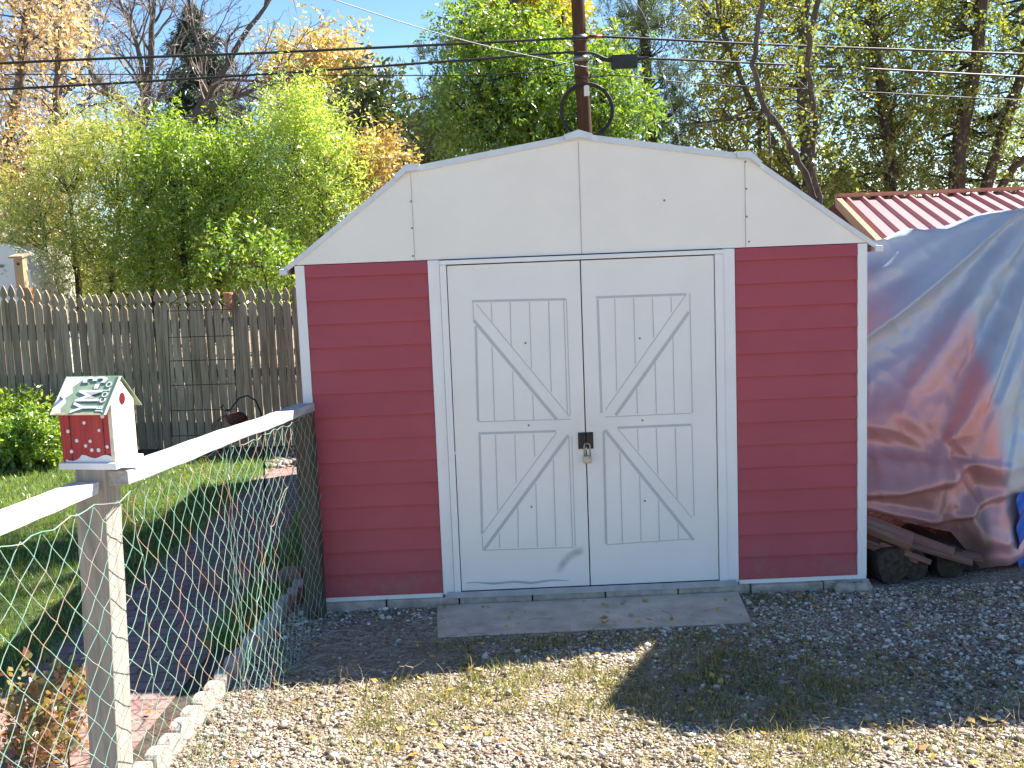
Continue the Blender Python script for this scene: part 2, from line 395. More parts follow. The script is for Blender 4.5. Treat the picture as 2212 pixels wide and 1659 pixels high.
# roof
OV = .016; XE = .075; ZE = H-.028
prof = [(-XE, ZE), (KX1-.01, ZK+.012), (1.5, ZP+.012), (KX2+.01, ZK+.012), (W+XE, ZE)]
def roof_mesh():
    m = MB(); up = [(x, z+.014) for x, z in prof]
    poly = prof+up[::-1]
    n = len(prof); vs = []; fs = []
    for y in (-OV, L+OV):
        vs += [(x, y, z) for x, z in prof]+[(x, y, z) for x, z in up]
    K = 2*n
    for i in range(n-1):
        fs.append((i, i+1, K+i+1, K+i)); fs.append((n+i, K+n+i, K+n+i+1, n+i+1))
        fs.append((i, n+i, n+i+1, i+1)); fs.append((K+i, K+i+1, K+n+i+1, K+n+i))
    fs.append((0, K, K+n, n)); fs.append((n-1, 2*n-1, K+2*n-1, K+n-1))
    m.add(vs, fs)
    # raised ribs on the four slopes
    for i in range(n-1):
        (x0, z0), (x1, z1) = up[i], up[i+1]
        for y in np.arange(.25, L, .5):
            m.add([(x0, y-.015, z0+.001), (x1, y-.015, z1+.001), (x1, y+.015, z1+.001), (x0, y+.015, z0+.001), (x0, y-.01, z0+.012), (x1, y-.01, z1+.012), (x1, y+.01, z1+.012), (x0, y+.01, z0+.012)],
                  [(4, 5, 6, 7), (0, 1, 5, 4), (2, 3, 7, 6), (1, 2, 6, 5), (3, 0, 4, 7)])
    return m
roof = roof_mesh().build('roof', M_white, shed)
M_edge_trim = simple('roof_edge_trim', (.62, .64, .66), .35, .15, var=.05)
for i in range(4):
    (x0, z0), (x1, z1) = prof[i], prof[i+1]
    MB().prism([(x0, z0-.016), (x1, z1-.016), (x1, z1+.016), (x0, z0+.016)], -OV-.006, -OV-.001).build('rake_trim', M_edge_trim, roof)
def cap(x, z, dl, dr):
    a = Vector((dl[0], 0, dl[1])).normalized()*.075; b = Vector((dr[0], 0, dr[1])).normalized()*.075
    p = Vector((x, 0, z+.02))
    m = MB(); pts = [(p.x+a.x, p.z+a.z), (p.x+a.x*.9, p.z+a.z*.9-.03), (p.x, p.z-.026), (p.x+b.x*.9, p.z+b.z*.9-.03), (p.x+b.x, p.z+b.z), (p.x, p.z+.012)]
    m.prism(pts[::-1] if False else pts, -OV-.03, L+OV+.01)
    return m.build('ridge_cap', M_edge_trim, roof)
def dirv(i, j): return (prof[j][0]-prof[i][0], prof[j][1]-prof[i][1])
cap(KX1-.01, ZK+.012, dirv(1, 0), dirv(1, 2)); cap(1.5, ZP+.012, dirv(2, 1), dirv(2, 3)); cap(KX2+.01, ZK+.012, dirv(3, 2), dirv(3, 4))
for s, x in ((-1, -XE), (1, W+XE)):
    MB().box((x-.022, -OV-.02, ZE-.022), (x+.022, L+OV, ZE+.012)).build('eave_trim', M_edge_trim, roof, bevel=.006)
# door frame
for a, b in ((XT0, XT0+.062), (XT1-.062, XT1)): MB().box((a, -.022, .0), (b, .0, H-.001)).build('door_casing', M_trim, shed, bevel=.003)
for a, b in ((XT0+.063, XD0-.004), (XD1+.004, XT1-.063)): MB().box((a, -.032, .0), (b, .0, ZD1+.005)).build('door_jamb', M_trim, shed, bevel=.003)
MB().box((XT0+.063, -.036, ZD1+.006), (XT1-.063, 0, H-.004)).build('door_head', M_trim, shed, bevel=.003)
MB().box((XT0+.01, -.05, -.012), (XT1-.01, .0, .004)).box((XT0+.02, -.05, .004), (XT1-.02, -.045, .020)).box((XT0+.02, -.030, .004), (XT1-.02, -.026, .016)).build('door_track', M_alu, shed)
# doors
XM0 = at(1258, 700, -.02)[0]; XMb = at(1273, 1200, -.02)[0]
XM = 1.4905
def line(m, a, b, wd, y=-.0232):
    a = Vector((a[0], 0, a[1])); b = Vector((b[0], 0, b[1])); d = (b-a); n = Vector((-d.z, 0, d.x)).normalized()*wd/2
    pts = [a+n, a-n, b-n, b+n]
    if (pts[1]-pts[0]).cross(pts[2]-pts[1]).y > 0: pts = pts[::-1]
    m.add([(p.x, y, p.z) for p in pts]+[(p.x, y+.0012, p.z) for p in pts], [(0, 1, 2, 3), (0, 4, 5, 1), (1, 5, 6, 2), (2, 6, 7, 3), (3, 7, 4, 0)])
def zoomL(x, y): q = at((700+x/1.844)/1.1718, (600+y/1.844)/1.1718, -.022); return (q[0], q[2])
def zoomR(x, y): q = at((1400+x/1.844)/1.1718, (600+y/1.844)/1.1718, -.022); return (q[0], q[2])
TH, TN = .0125, .0045
def seg_clip(x0, y0, x1, y1): return ((x0, y0), (x1, y1))
LL = [((912, 300), (1350, 290), TH), ((930, 415), (941, 858), TH), ((932, 312), (1368, 838), TN), ((920, 388), (1308, 852), .017),
      ((1340, 290), (1358, 832), TN), ((1353, 290), (1371, 832), TN), ((916, 305), (920, 385), TN),
      ((1002, 308), (1006, 395), TN), ((1006, 510), (1018, 858), TN), ((1090, 306), (1095, 508), TN), ((1102, 625), (1110, 855), TN),
      ((1180, 303), (1190, 615), TN), ((1196, 738), (1200, 852), TN), ((1270, 300), (1282, 722), TN),
      ((940, 862), (1370, 850), TN), ((942, 917), (1304, 906), TH),
      ((948, 925), (960, 1386), TH), ((1308, 912), (962, 1384), TN), ((1362, 925), (966, 1463), .017), ((1364, 930), (1382, 1445), TN), ((1378, 930), (1395, 1445), TN),
      ((962, 1462), (1392, 1448), TN), ((960, 1390), (963, 1460), TN), ((1022, 925), (1032, 1276), TN), ((1040, 1385), (1042, 1452), TN), ((1112, 922), (1119, 1150), TN), ((1126, 1262), (1129, 1448), TN),
      ((1200, 920), (1206, 1025), TN), ((1210, 1150), (1218, 1446), TN), ((1292, 1040), (1304, 1444), TN)]
LR = [((200, 282), (622, 267), TH), ((208, 290), (226, 822), TH), ((618, 272), (244, 808), TN), ((634, 350), (292, 832), .017),
      ((638, 262), (650, 820), TN), ((288, 288), (297, 720), TN), ((376, 285), (384, 590), TN), ((390, 705), (394, 826), TN), ((463, 282), (470, 468), TN), ((476, 580), (482, 824), TN), ((550, 279), (553, 352), TN), ((559, 458), (566, 822), TN),
      ((244, 840), (642, 822), TN), ((300, 890), (646, 876), TH), ((236, 905), (248, 1432), TH), ((302, 895), (648, 1310), TN), ((242, 900), (656, 1414), .017), ((648, 880), (658, 1300), TN),
      ((250, 1436), (650, 1408), TN), ((312, 1005), (324, 1426), TN), ((394, 895), (398, 1000), TN), ((404, 1112), (411, 1420), TN), ((482, 892), (489, 1108), TN), ((492, 1225), (496, 1415), TN), ((570, 890), (579, 1222), TN), ((583, 1338), (585, 1408), TN)]
def door(xa, xb, zoom, lines, screws, plate):
    d = MB().box((xa, -.022, ZD0), (xb, -.004, ZD1)).build('door', M_door, shed, bevel=.002)
    m = MB()
    for k, (a, b, wd) in enumerate(lines): line(m, zoom(*a), zoom(*b), wd, -.0232-.0002*(k % 5))
    m.build('brace_pattern', M_greyline, d)
    for u, v in screws:
        p = at(u, v, -.025); MB().ball((p[0], -.0235, p[2]), .006, 8, 4, (1, .5, 1)).build('screw', M_steel, d)
    x0, x1 = plate
    pm = MB().box((x0, -.030, .782), (x1, -.0225, .872)); xc = x1 if x0 < 1.45 else x0
    s = -1 if x0 < 1.45 else 1
    pm.box((min(xc, xc+s*.012), -.046, .788), (max(xc, xc+s*.012), -.0295, .866))
    for zz in (.795, .859): pm.ball(((x0+x1)/2-s*-.010, -.030, zz), .0045, 6, 4)
    pm.build('latch_plate', M_black, d, bevel=.0015)
    return d
door(XD0, XM-.003, zoomL, LL, ((1135, 741), (1142, 919), (1148, 1095)), (XM-.042, XM-.0035))
door(XM+.003, XD1, zoomR, LR, ((1382, 731), (1388, 908), (1393, 1082)), (XM+.0035, XM+.040))
dt = MB()   # crumpled lower edge of one door
dt.tube([(XD0+.02+i*.03, -.0225, .062+.004*math.sin(i*.9)-.0008*i+(.0012*max(0, i-12))) for i in range(20)], [.001+.006*math.sin(math.pi*i/19)**.7 for i in range(20)], 6)
dt.build('dent_crease', simple('dent_grey', (.42, .44, .47), .4), shed, smooth=True)
# interior darkness behind the gap comes from the closed shed; floor slab of blocks
fb = MB(); x = -.03; k = 0
while x < W+.02:
    wd = min(.40, W+.03-x); fb.box((x+.004, -.045+.006*(k % 2)-(.0 if k % 3 else .004), GZ-.06), (x+wd-.004, .12, -.0125)); x += wd; k += 1
fb.build('foundation', M_block, shed, bevel=.006)
MB().box((.02, .125, GZ-.05), (W-.02, L-.02, -.0125)).build('floor_slab', M_concrete, shed)

lock = thing('padlock', (XM+.003, -.045, .722), 'small brass coloured padlock hanging from the black door latch', 'padlock')
sh = [(XM+.003-.016, -.05, .747), (XM+.003-.016, -.05, .800)]+[(XM+.003-.016*math.cos(a), -.05, .800+.016*math.sin(a)) for a in np.linspace(.3, math.pi-.3, 6)]+[(XM+.003+.016, -.05, .800), (XM+.003+.016, -.05, .747)]
MB().tube(sh, .0035, 6).build('shackle', M_zinc, lock, smooth=True)
MB().box((XM-.019, -.060, .708), (XM+.025, -.040, .749)).build('lock_body', M_zinc, lock, bevel=.005)
MB().tube([(XM+.014, -.061, .738), (XM+.014, -.064, .738)], .006, 8).build('lock_dial', M_steel, lock)

ramp_ = MB()
ramp_.add([(.655, -.5, GZ-.02), (2.27, -.5, GZ-.02), (2.30, -.052, GZ-.02), (.64, -.052, GZ-.02), (.68, -.53, GZ+.006), (2.265, -.505, GZ+.006), (2.30, -.05, -.040), (.65, -.05, -.044)],
          [(0, 3, 2, 1), (4, 5, 6, 7), (0, 1, 5, 4), (1, 2, 6, 5), (2, 3, 7, 6), (3, 0, 4, 7)])
o = ramp_.build('concrete_ramp', M_concrete, bevel=.01); tag(o, 'low sloping concrete ramp in front of the shed doors', 'ramp')

# ---------------------------------------------------------------- rail fence with netting
FX = lambda y: 0.0+(y+.1)*.05
PY = -2.70; PX = FX(PY)+.0
fence = thing('wire_fence', (FX(-1.4), -1.4, GZ), 'grey rail and post garden fence with green wire netting beside the shed', 'fence')
def post_mesh(cx, cy, hw, z0, z1, ang, jag=.008, lean=0):
    m = MB(); R_ = Matrix.Rotation(ang, 3, 'Z'); n = 14; vs = []; fs = []
    prof = [(-1, -1), (0, -1.0), (1, -1), (1, 0), (1, 1), (0, 1), (-1, 1), (-1, 0)]
    rr = random.Random(int(cx*1000)+5)
    for i in range(n+1):
        z = z0+(z1-z0)*i/n
        for k, (a, b) in enumerate(prof):
            j = 1+rr.uniform(-.035, .02); q = R_ @ Vector((a*hw*j, b*hw*j, 0))
            vs.append((cx+q.x+lean*(z-z1), cy+q.y, z+(rr.uniform(-jag, jag) if i == n else 0)))
    for i in range(n):
        for k in range(8): fs.append((i*8+k, i*8+(k+1) % 8, (i+1)*8+(k+1) % 8, (i+1)*8+k))
    fs.append(tuple(n*8+k for k in range(8))); fs.append(tuple(7-k for k in range(8)))
    return m.add(vs, fs)
ZPOST = 1.305
pp = post_mesh(PX, PY, .0455, GZ-.3, ZPOST, math.radians(-10), .002, .04).build('post', M_post, fence, origin=(PX, PY, .5), bevel=.004)
pp["label"] = 'pale grey post carrying the birdhouse'
cp = post_mesh(.0, -.11, .047, GZ-.2, 1.085, math.radians(-4), .004).build('post', M_postdark, fence, origin=(0, -.11, .5), bevel=.004)
cp["label"] = 'dark weathered corner post beside the red siding'
pf = post_mesh(FX(-5.3), -5.3, .0455, GZ-.3, 1.42, math.radians(-16), .002).build('post', M_post, fence, origin=(FX(-5.3), -5.3, .5))
def rail_mesh(a, b, wd, th, seed, ragged=False):
    rr = random.Random(seed); A, B = Vector(a), Vector(b); n = 26; vs = []; fs = []
    for i in range(n+1):
        p = A.lerp(B, i/n); wob = Vector((.0015*math.sin(i*.7+seed), 0, .002*math.sin(i*.45+seed)))
        jx = [rr.uniform(-.002, .002) for _ in range(4)]
        e = (rr.uniform(-.02, .02) if ragged and i == n else 0)
        for k, (sx, sz) in enumerate(((-1, 0), (1, 0), (1, 1), (-1, 1))):
            vs.append((p.x+wob.x+sx*wd/2+jx[k], p.y+(rr.uniform(-.03, .01) if ragged and i == n else 0), p.z+wob.z-th*(1-sz)+jx[k]))
    for i in range(n):
        for k in range(4): fs.append((i*4+k, i*4+(k+1) % 4, (i+1)*4+(k+1) % 4, (i+1)*4+k))
    fs += [(3, 2, 1, 0), tuple(n*4+k for k in range(4))]
    return MB().add(vs, fs)
RZ1, RZ0 = 1.108, 1.215
rail_mesh((PX+.05, PY-.03, RZ0+.076), (.005, -.06, RZ1-.012), .09, .042, 3).build('rail', M_rail, fence, origin=(PX/2, PY/2, 1.1), bevel=.003)
rail_mesh((FX(-5.3), -5.28, RZ0+.17), (PX-.015, PY-.055, RZ0+.056), .085, .034, 5, True).build('rail', M_rail, fence, origin=(PX, -4, 1.2), bevel=.003)

def netting():
    m, t, b = newmat('green_netting'); n = noise(t, coords(t), 7, 3)
    t.links.new(ramp(t, n, [(.36, (.16, .33, .235)), (.52, (.26, .40, .31)), (.57, (.36, .30, .23)), (.70, (.34, .19, .11))]), b.inputs['Base Color']); b.inputs['Roughness'].default_value = .45
    cw, ch = .105, .044; y0, y1 = -3.6, -.13; ncol = int((y1-y0)/cw*2); nrow = 26
    def pos(i, j):
        y = y0+i*cw/2; f = j/nrow
        zt = (RZ1-.01+(RZ0+.07-RZ1)*(y+.06)/(PY+.06))-.045 - (.012 if y < PY else 0); z = GZ+.015+(zt-GZ-.02)*f
        # slack: a bunched seam and sagging
        dyb = -(y+1.62+.12*(1-f))*.62*math.exp(-((y+1.62+.12*(1-f))/.20)**2)
        yy = y+dyb+.006*math.sin(j*.7+i*.35)+.02*math.sin(f*3.1)*math.sin(y*2.0)
        zz = z+.006*math.sin(i*.5+j*.3)+.010*math.sin(y*3+j*.3)
        x = FX(yy)+.052+.028*math.sin(yy*2.7+f*2)*math.sin(f*math.pi)+.004*math.sin(i*1.1+j*2.3)
        if abs(yy-PY) < .08: x += .02
        return Vector((x, yy, zz))
    mb = MB(); r = .00108
    for j in range(nrow):
        for i in range(ncol):
            if (i+j) % 2: continue
            a = pos(i, j)
            for di in (-1, 1):
                if not 0 <= i+di <= ncol: continue
                c = pos(i+di, j+1); mid = (a+c)/2+Vector((.002*math.sin(i+j), -.003*di, -.003+.002*math.sin(i*3+j)))
                mb.tube([a, mid, c], r, 4, False)
            if j > 0 and (i*7+j*3) % 2 == 0:
                mb.ball(a, .0028, 5, 3)
    top = [pos(i, nrow)+Vector((.004, 0, .006*math.sin(i*1.9))) for i in range(ncol+1)]
    mb.tube(top, .0015, 4, False)
    tie = [pos(i, int(max(1, 22-(ncol-8-i)*.72)))+Vector((.004, 0, 0)) for i in range(ncol-30, ncol-7)]
    mb.tube(tie, .0017, 4, False)
    mb.build('wire_netting', m, fence)
netting()

# edging blocks along the gravel
def edging_block(w_, d_, h_, name, mat):
    m = MB(); n = 9
    pts = [(-w_/2, -.12)]+[(w_/2, -.12)]+[(w_/2*math.cos(a), h_-w_*.28+w_*.28*math.sin(a)) for a in np.linspace(0, math.pi, n)]
    m.prism(pts, -d_/2, d_/2); return m.build(name, mat, bevel=.006)
eb = edging_block(.125, .06, .085, 'edging_block', M_block)
tag(eb, 'scalloped grey concrete edging block in the row between gravel and garden bed', 'edging block', 'edging blocks along the gravel')
for i in range(25):
    o = eb if i == 0 else eb.copy()
    if i: COL.objects.link(o)
    y = .30-i*.132
    o.location = (edgx(y)+RND.uniform(-.008, .008), y, GZ+RND.uniform(-.01, .008)); o.rotation_euler = (RND.uniform(-.05, .05), RND.uniform(-.06, .06), math.pi/2-.085+RND.uniform(-.12, .12))
eb2 = edging_block(.15, .07, .10, 'edging_block', M_edge)
tag(eb2, 'rounded pinkish edging block in the row crossing the garden bed behind the netting', 'edging block', 'pinkish edging blocks in the garden bed')
for i in range(4):
    o = eb2 if i == 0 else eb2.copy()
    if i: COL.objects.link(o)
    o.location = (-.24-i*.155, .46+i*.03, GZ+.01+RND.uniform(-.01, .01)); o.rotation_euler = (0, 0, -.2+RND.uniform(-.1, .1))

# ---------------------------------------------------------------- birdhouse on the post
BA = math.radians(-13); BX, BY, BZ = PX+.012, PY+.0, ZPOST
bird = thing('birdhouse', (BX, BY, BZ), 'red birdhouse with white dots and a bent licence plate roof on a fence post', 'birdhouse')
BR = Matrix.Rotation(BA, 3, 'Z')
def bw(p): q = BR @ Vector(p); return (q.x+BX, q.y+BY, q.z+BZ)
def blocal(mb): mb.v = [bw(p) for p in mb.v]; return mb
def dots_mat():
    m, t, b = newmat('red_birdhouse_paint'); g = noise(t, coords(t, (30, 30, 2)), 3, 5); n = noise(t, coords(t), 25, 3)
    c = ramp(t, g, [(.3, (.30, .022, .022)), (.6, (.42, .035, .035)), (.8, (.36, .12, .07))])
    t.links.new(c, b.inputs['Base Color']); b.inputs['Roughness'].default_value = .6; bump(t, b, g, .3, .002); return m
M_bred = dots_mat(); M_bwhite = simple('white_birdhouse_paint', (.72, .72, .72), .6, var=.06)
M_bpale = simple('pale_gable_paint', (.66, .57, .46), .7, var=.22, scale=22)  # even pale tan, on the right gable wall only
HW, DW, HB = .070, .056, .180   # half width along the ridge, half depth, eave height
MB_ = MB().box((-.088, -.072, 0), (.092, .072, .019)); blocal(MB_).build('base_board', M_bwhite, bird, bevel=.002)
walls = MB()
walls.box((-HW, -DW, .0192), (HW, -DW+.012, HB+.012)).box((-HW, DW-.012, .0192), (HW, DW, HB+.012))
blocal(walls).build('wall', M_bred, bird)
ZR = .254
for s in (-1, 1):
    m = MB(); x0, x1 = (HW+.0005, HW+.0125) if s > 0 else (-HW-.0125, -HW-.0005)
    m.prism([(-DW-.001, .0192), (DW+.001, .0192), (DW+.001, HB+.004), (0, ZR-.012), (-DW-.001, HB+.004)], x0, x1, 'x')
    blocal(m).build('gable_wall', M_bpale if s > 0 else M_bred, bird)
for a in (HW-.019, -HW+.0165): m = MB(); m.box((a, -DW-.0012, .0194), (a+.0025, -DW, HB)); blocal(m).build('plank_seam', M_rust, bird)
m = MB(); n_ = 14
snow = [(-HW-.002, .0195), (HW+.002, .0195)]+[(HW+.002-(2*HW+.004)*i/n_, .0195+.016+.005*math.sin(i*.9)-(.008 if i > 9 else 0)) for i in range(n_+1)]
m.prism(snow, -DW-.003, -DW-.0013); blocal(m).build('painted_snow', M_bwhite, bird)
for (a, b) in ((.30, .94), (.40, .90), (.70, .90), (.88, .80), (.46, .66), (.78, .50), (.08, .48), (.26, .28), (.56, .27), (.45, .17), (.58, .08), (.73, .08), (.93, .15), (.12, .05)):
    x = -HW+2*HW*a; z = .043+(HB-.046)*b; r = RND.uniform(.0043, .0062)
    pts = [(x+r*math.cos(q), z+r*1.08*math.sin(q)) for q in np.linspace(0, 2*math.pi, 12, endpoint=False)]
    dm = MB().prism(pts, -DW-.0022, -DW-.0002); blocal(dm).build('white_dot', M_bwhite, bird)
hm = MB(); hz = ZR-.062
hm.prism([(.0135*math.cos(q), hz+.0165*math.sin(q)) for q in np.linspace(0, 2*math.pi, 20, endpoint=False)], HW+.013, HW+.0142, 'x')
blocal(hm).build('entrance_hole', simple('dark_red_hole', (.12, .006, .008), .5), bird)
# licence plate roof: two slopes of one bent plate
PL = .088
sl_front = [(-.098, HB-.012), (0.0, ZR)]
rot_s = math.atan2(ZR-(HB-.022), .092)
def plate(sgn):
    m = MB(); y0 = sgn*-.092; z0 = HB-.022
    T = .0025; nx, nz = math.sin(rot_s)*T, math.cos(rot_s)*T
    a = (y0, z0); b = (0.0, ZR)
    m.prism([(a[0], a[1]), (b[0], b[1]), (b[0], b[1]+T*1.3), (a[0]-(nx if sgn > 0 else -nx), a[1]+nz)], -PL, PL, 'x'); return m
def plate_mat():
    m, t, b = newmat('licence_plate_green'); tc = nd(t, 'ShaderNodeTexCoord'); n = noise(t, tc.outputs['Object'], 30, 4)
    c = ramp(t, n, [(.3, (.23, .33, .20)), (.6, (.33, .42, .27)), (.78, (.46, .44, .28))]); t.links.new(c, b.inputs['Base Color']); b.inputs['Roughness'].default_value = .45; return m
M_plate = plate_mat()
rf = blocal(plate(1)).build('plate_roof', M_plate, bird, bevel=.001)
rb = blocal(plate(-1)).build('plate_roof', M_plate, bird, bevel=.001)
SL = math.hypot(.092, ZR-HB+.022)
def onplate(px, ps, h=.0): # px along ridge, ps 0 at the eave..1 at the ridge, h above the sheet
    y = -.092*(1-ps); z = HB-.022+(ZR-HB+.022)*ps
    return (px, y-math.sin(rot_s)*(.0026+h), z+math.cos(rot_s)*(.0026+h))
def plate_poly(pts, name, mat, h=.0006):
    v0 = [bw(onplate(a, b, h)) for a, b in pts]; v1 = [bw(onplate(a, b, 0)) for a, b in pts]; n = len(pts)
    return MB().add(v0+v1, [tuple(range(n))]+[(i, n+i, n+(i+1) % n, (i+1) % n) for i in range(n)]).build(name, mat, bird)
M_pw = simple('plate_white', (.78, .78, .76), .45, var=.05); M_pdark = simple('plate_relief_dark', (.10, .16, .13), .5); M_ptan = simple('plate_tan', (.55, .42, .27), .6, var=.25, scale=40)
# white mountains along the upper edge of the plate, tan dirt at the lower corner
mt = [(-PL+.002, .01), (-PL+.034, .02), (-PL+.026, .16), (-PL+.036, .30), (-PL+.028, .42), (-PL+.044, .56), (-PL+.036, .70), (-PL+.052, .84), (-PL+.064, .985), (-PL+.002, .985)]
plate_poly(mt, 'mountain_print', M_pw)
plate_poly([(PL-.014, .03), (PL-.008, .03), (PL-.008, .985), (PL-.014, .985)], 'plate_border', M_pdark, .0005)
plate_poly([(PL-.0065, .0), (PL-.001, .0), (PL-.001, .985), (PL-.0065, .985)], 'plate_border', M_pw, .0005)
plate_poly([(-PL+.002, .002), (PL-.016, .002), (PL-.016, .035), (-PL+.02, .05)], 'plate_border', M_ptan, .0008)
def lettering(txt, size, px, ps, mat, h, name, spacing=1.0, ext=.0006, xs=1.0):
    cu = bpy.data.curves.new('lettering', 'FONT'); cu.body = txt; cu.size = size; cu.extrude = ext; cu.space_character = spacing; cu.offset = size*.012
    tmp = bpy.data.objects.new('tmp', cu); COL.objects.link(tmp)
    dg = bpy.context.evaluated_depsgraph_get(); me0 = tmp.evaluated_get(dg).to_mesh()
    vs = [tuple(v.co) for v in me0.vertices]; fs = [tuple(p.vertices) for p in me0.polygons]
    tmp.evaluated_get(dg).to_mesh_clear(); bpy.data.objects.remove(tmp)
    out = []
    for x, y, z in vs:   # text runs up the slope, its top towards -x
        s_ = ps+x*xs/SL
        out.append(bw(onplate(px-y, min(s_, .985), h+z)))
    return MB().add(out, fs).build(name, mat, bird)
lettering('YM-3', .104, .052, .02, M_pdark, .0006, 'plate_lettering_relief', 1.0, xs=.56)
lettering('YM-3', .104, .047, .05, M_pw, .0016, 'plate_lettering', 1.0, xs=.56)
lettering('JE COLO', .024, .070, .05, M_pdark, .0006, 'plate_lettering_relief', 1.15)
lettering('JE COLO', .024, .0685, .07, M_pw, .0014, 'plate_lettering', 1.15)
p = bw(onplate(-PL+.018, .42, .002)); MB().ball(p, .006, 10, 6).build('screw', M_steel, bird, smooth=True)

# ---------------------------------------------------------------- picket fence at the back
FA, FB = np.array([-4.75, 5.52]), np.array([.35, 5.02])     # line of the pickets
FD = (FB-FA)/np.linalg.norm(FB-FA); FL = np.linalg.norm(FB-FA)
pf_ = thing('picket_fence', (-1.9, 5.24, GZ), 'weathered grey wooden picket fence with spear shaped tops behind the yard', 'fence')
PW, PT = .0390, .018
def picket_outline(h):
    hw = PW; pts = [(-hw, 0), (hw, 0), (hw, h-.175)]
    pts += [(hw-.010, h-.160), (hw-.021, h-.148), (hw-.024, h-.135), (hw-.020, h-.122), (hw-.004, h-.112)]
    pts += [(hw-.002, h-.095), (hw-.006, h-.072), (hw-.016, h-.042), (hw-.029, h-.016), (0, h)]
    return pts+[(-x, z) for x, z in pts[2:-1]][::-1]
def picket_mesh(h):
    m = MB(); m.prism(picket_outline(h), -PT/2, PT/2); return m
ang = math.atan2(FD[1], FD[0])
base_h = 1.645
pk = None; npk = int(FL/.0895)
for i in range(npk):
    q = FA+FD*(i+.5)*.0895
    uu = q[0]
    extra = 0.0
    if uu < -3.62: extra = .075+min(.05, (-3.62-uu)*.12)
    elif uu < -3.53: extra = .04
    # the missing picket top where the flower pot hangs
    short = (abs(uu+1.635) < .045)
    if pk is None or short:
        o = picket_mesh(base_h if not short else base_h-.16).build('picket', M_fence, pf_, origin=(0, 0, 0))
        if pk is None: pk = o
    else:
        o = pk.copy(); COL.objects.link(o); o.parent = pf_
    o.location = Vector((q[0], q[1]+RND.uniform(-.004, .004), GZ+.0))-pf_.location
    o.location.z = RND.uniform(-.016, .014)+extra-.01
    o.rotation_euler = (0, RND.uniform(-.006, .006), ang)
for zz in (.24, .78, 1.30):
    a = Vector((FA[0], FA[1]+.03, GZ+zz)); 
    m = MB().box((0, .010, -.045), (FL, .048, .045)); o = m.build('fence_rail', M_fence, pf_, origin=(0, 0, 0)); o.location = Vector((FA[0], FA[1], GZ+zz))-pf_.location; o.rotation_euler = (0, 0, ang)
for k in range(3):
    q = FA+FD*(.35+k*2.3)
    MB().box((q[0]-.045, q[1]+.055, GZ), (q[0]+.045, q[1]+.145, GZ+1.42)).build('fence_post', M_post, pf_)

# black trellis standing against the pickets
TY = 5.02
def tp(u, v, Y=TY): return at(u, v, Y)
tl = thing('trellis', tuple(tp(440, 945)*np.array([1, 1, 0])+np.array([0, 0, GZ])), 'black metal garden trellis with scrolled top leaning on the picket fence', 'trellis')
m = MB()
tl_c = {'l': ((362, 672), (372, 940)), 'r': ((503, 665), (512, 900))}
for a, b in (((362, 672), (372, 945)), ((503, 668), (514, 942)), ((409, 672), (421, 940)), ((446, 670), (458, 938)), ):
    m.tube([tp(*a), tp(*b)], .0055 if a[0] in (362, 503) else .003, 6)
m.build('upright', M_black, tl)
for k, (va, vb) in enumerate(((672, 668), (729, 725), (780, 776), (833, 829), (887, 884), (942, 938))):
    ua = 362+k*2; ub = 503+k*2.2
    MB().tube([tp(ua, va), tp(ub, vb)], .004, 6).build('crossbar', M_black, tl)
m = MB()
arch = [(362, 672), (372, 655), (392, 640), (415, 634), (432, 634), (452, 636), (470, 645), (486, 660), (503, 668)]
m.tube([tp(*p) for p in arch], .004, 6)
for cx, sgn, r in ((420, 1, 11), (446, -1, 11), (372, 1, 8), (494, -1, 8)):
    m.tube([tp(cx+sgn*r*(1-k/16)*math.cos(k*.62), 660-r*(1-k/16)*math.sin(k*.62)) for k in range(15)], .003, 5)
m.build('scroll_top', M_black, tl)

pot = thing('flower_pot', tuple(at(493, 655, 5.17)), 'terracotta wall pot in the gap between two pickets above the trellis', 'flower pot')
c0 = at(493, 655, 5.17); m = MB(); 
m.tube([(c0[0], c0[1]+.01, c0[2]-.085), (c0[0], c0[1]+.01, c0[2]+.085), (c0[0], c0[1]+.01, c0[2]+.086), (c0[0], c0[1]+.01, c0[2]+.105)], [.032, .046, .052, .052], 14); m.build('pot_body', M_terra, pot)

# shepherd's hook with a rusty hanging ornament
HY = 2.75
hb = onz(574, 1100)
hk = thing('shepherd_hook', (hb[0], hb[1], GZ), 'black metal shepherd hook standing on the lawn behind the netting', 'plant hook')
HY = hb[1]
pth = [(574, 1100), (570, 1000), (567, 920), (563, 890), (552, 865), (535, 854), (517, 860), (505, 874), (498, 886), (486, 887), (476, 880), (483, 874)]
MB().tube([at(u, v, HY) for u, v in pth], [.007]*6+[.0065]*6, 8).build('hook_rod', M_black, hk, smooth=True)
c0 = at(512, 905, HY-.02)
orn = thing('hanging_ornament', tuple(c0), 'rusty brown bird shaped ornament hanging from the shepherd hook', 'ornament')
m = MB(); m.ball(c0, .072, 14, 10, (1.15, .8, .78)); m.ball(c0+np.array([-.06, 0, .015]), .03, 10, 8, (1, .8, .9)); m.build('body', M_rust, orn, smooth=True)
m = MB(); m.add([c0+np.array(p) for p in ((.04, -.01, .02), (.115, -.01, -.03), (.105, -.01, -.055), (.03, -.01, -.03), (.04, .01, .02), (.115, .01, -.03), (.105, .01, -.055), (.03, .01, -.03))], [(0, 1, 2, 3), (7, 6, 5, 4), (0, 4, 5, 1), (1, 5, 6, 2), (2, 6, 7, 3), (3, 7, 4, 0)]); m.build('tail', M_rust, orn)
m = MB()
for k in range(3): m.tube([c0+np.array((-.075, 0, .01+.015*k)), c0+np.array((-.11-.02*k, 0, .03-.02*k)), c0+np.array((-.20+.03*k, .0, -.05-.01*k))], .0025, 5)
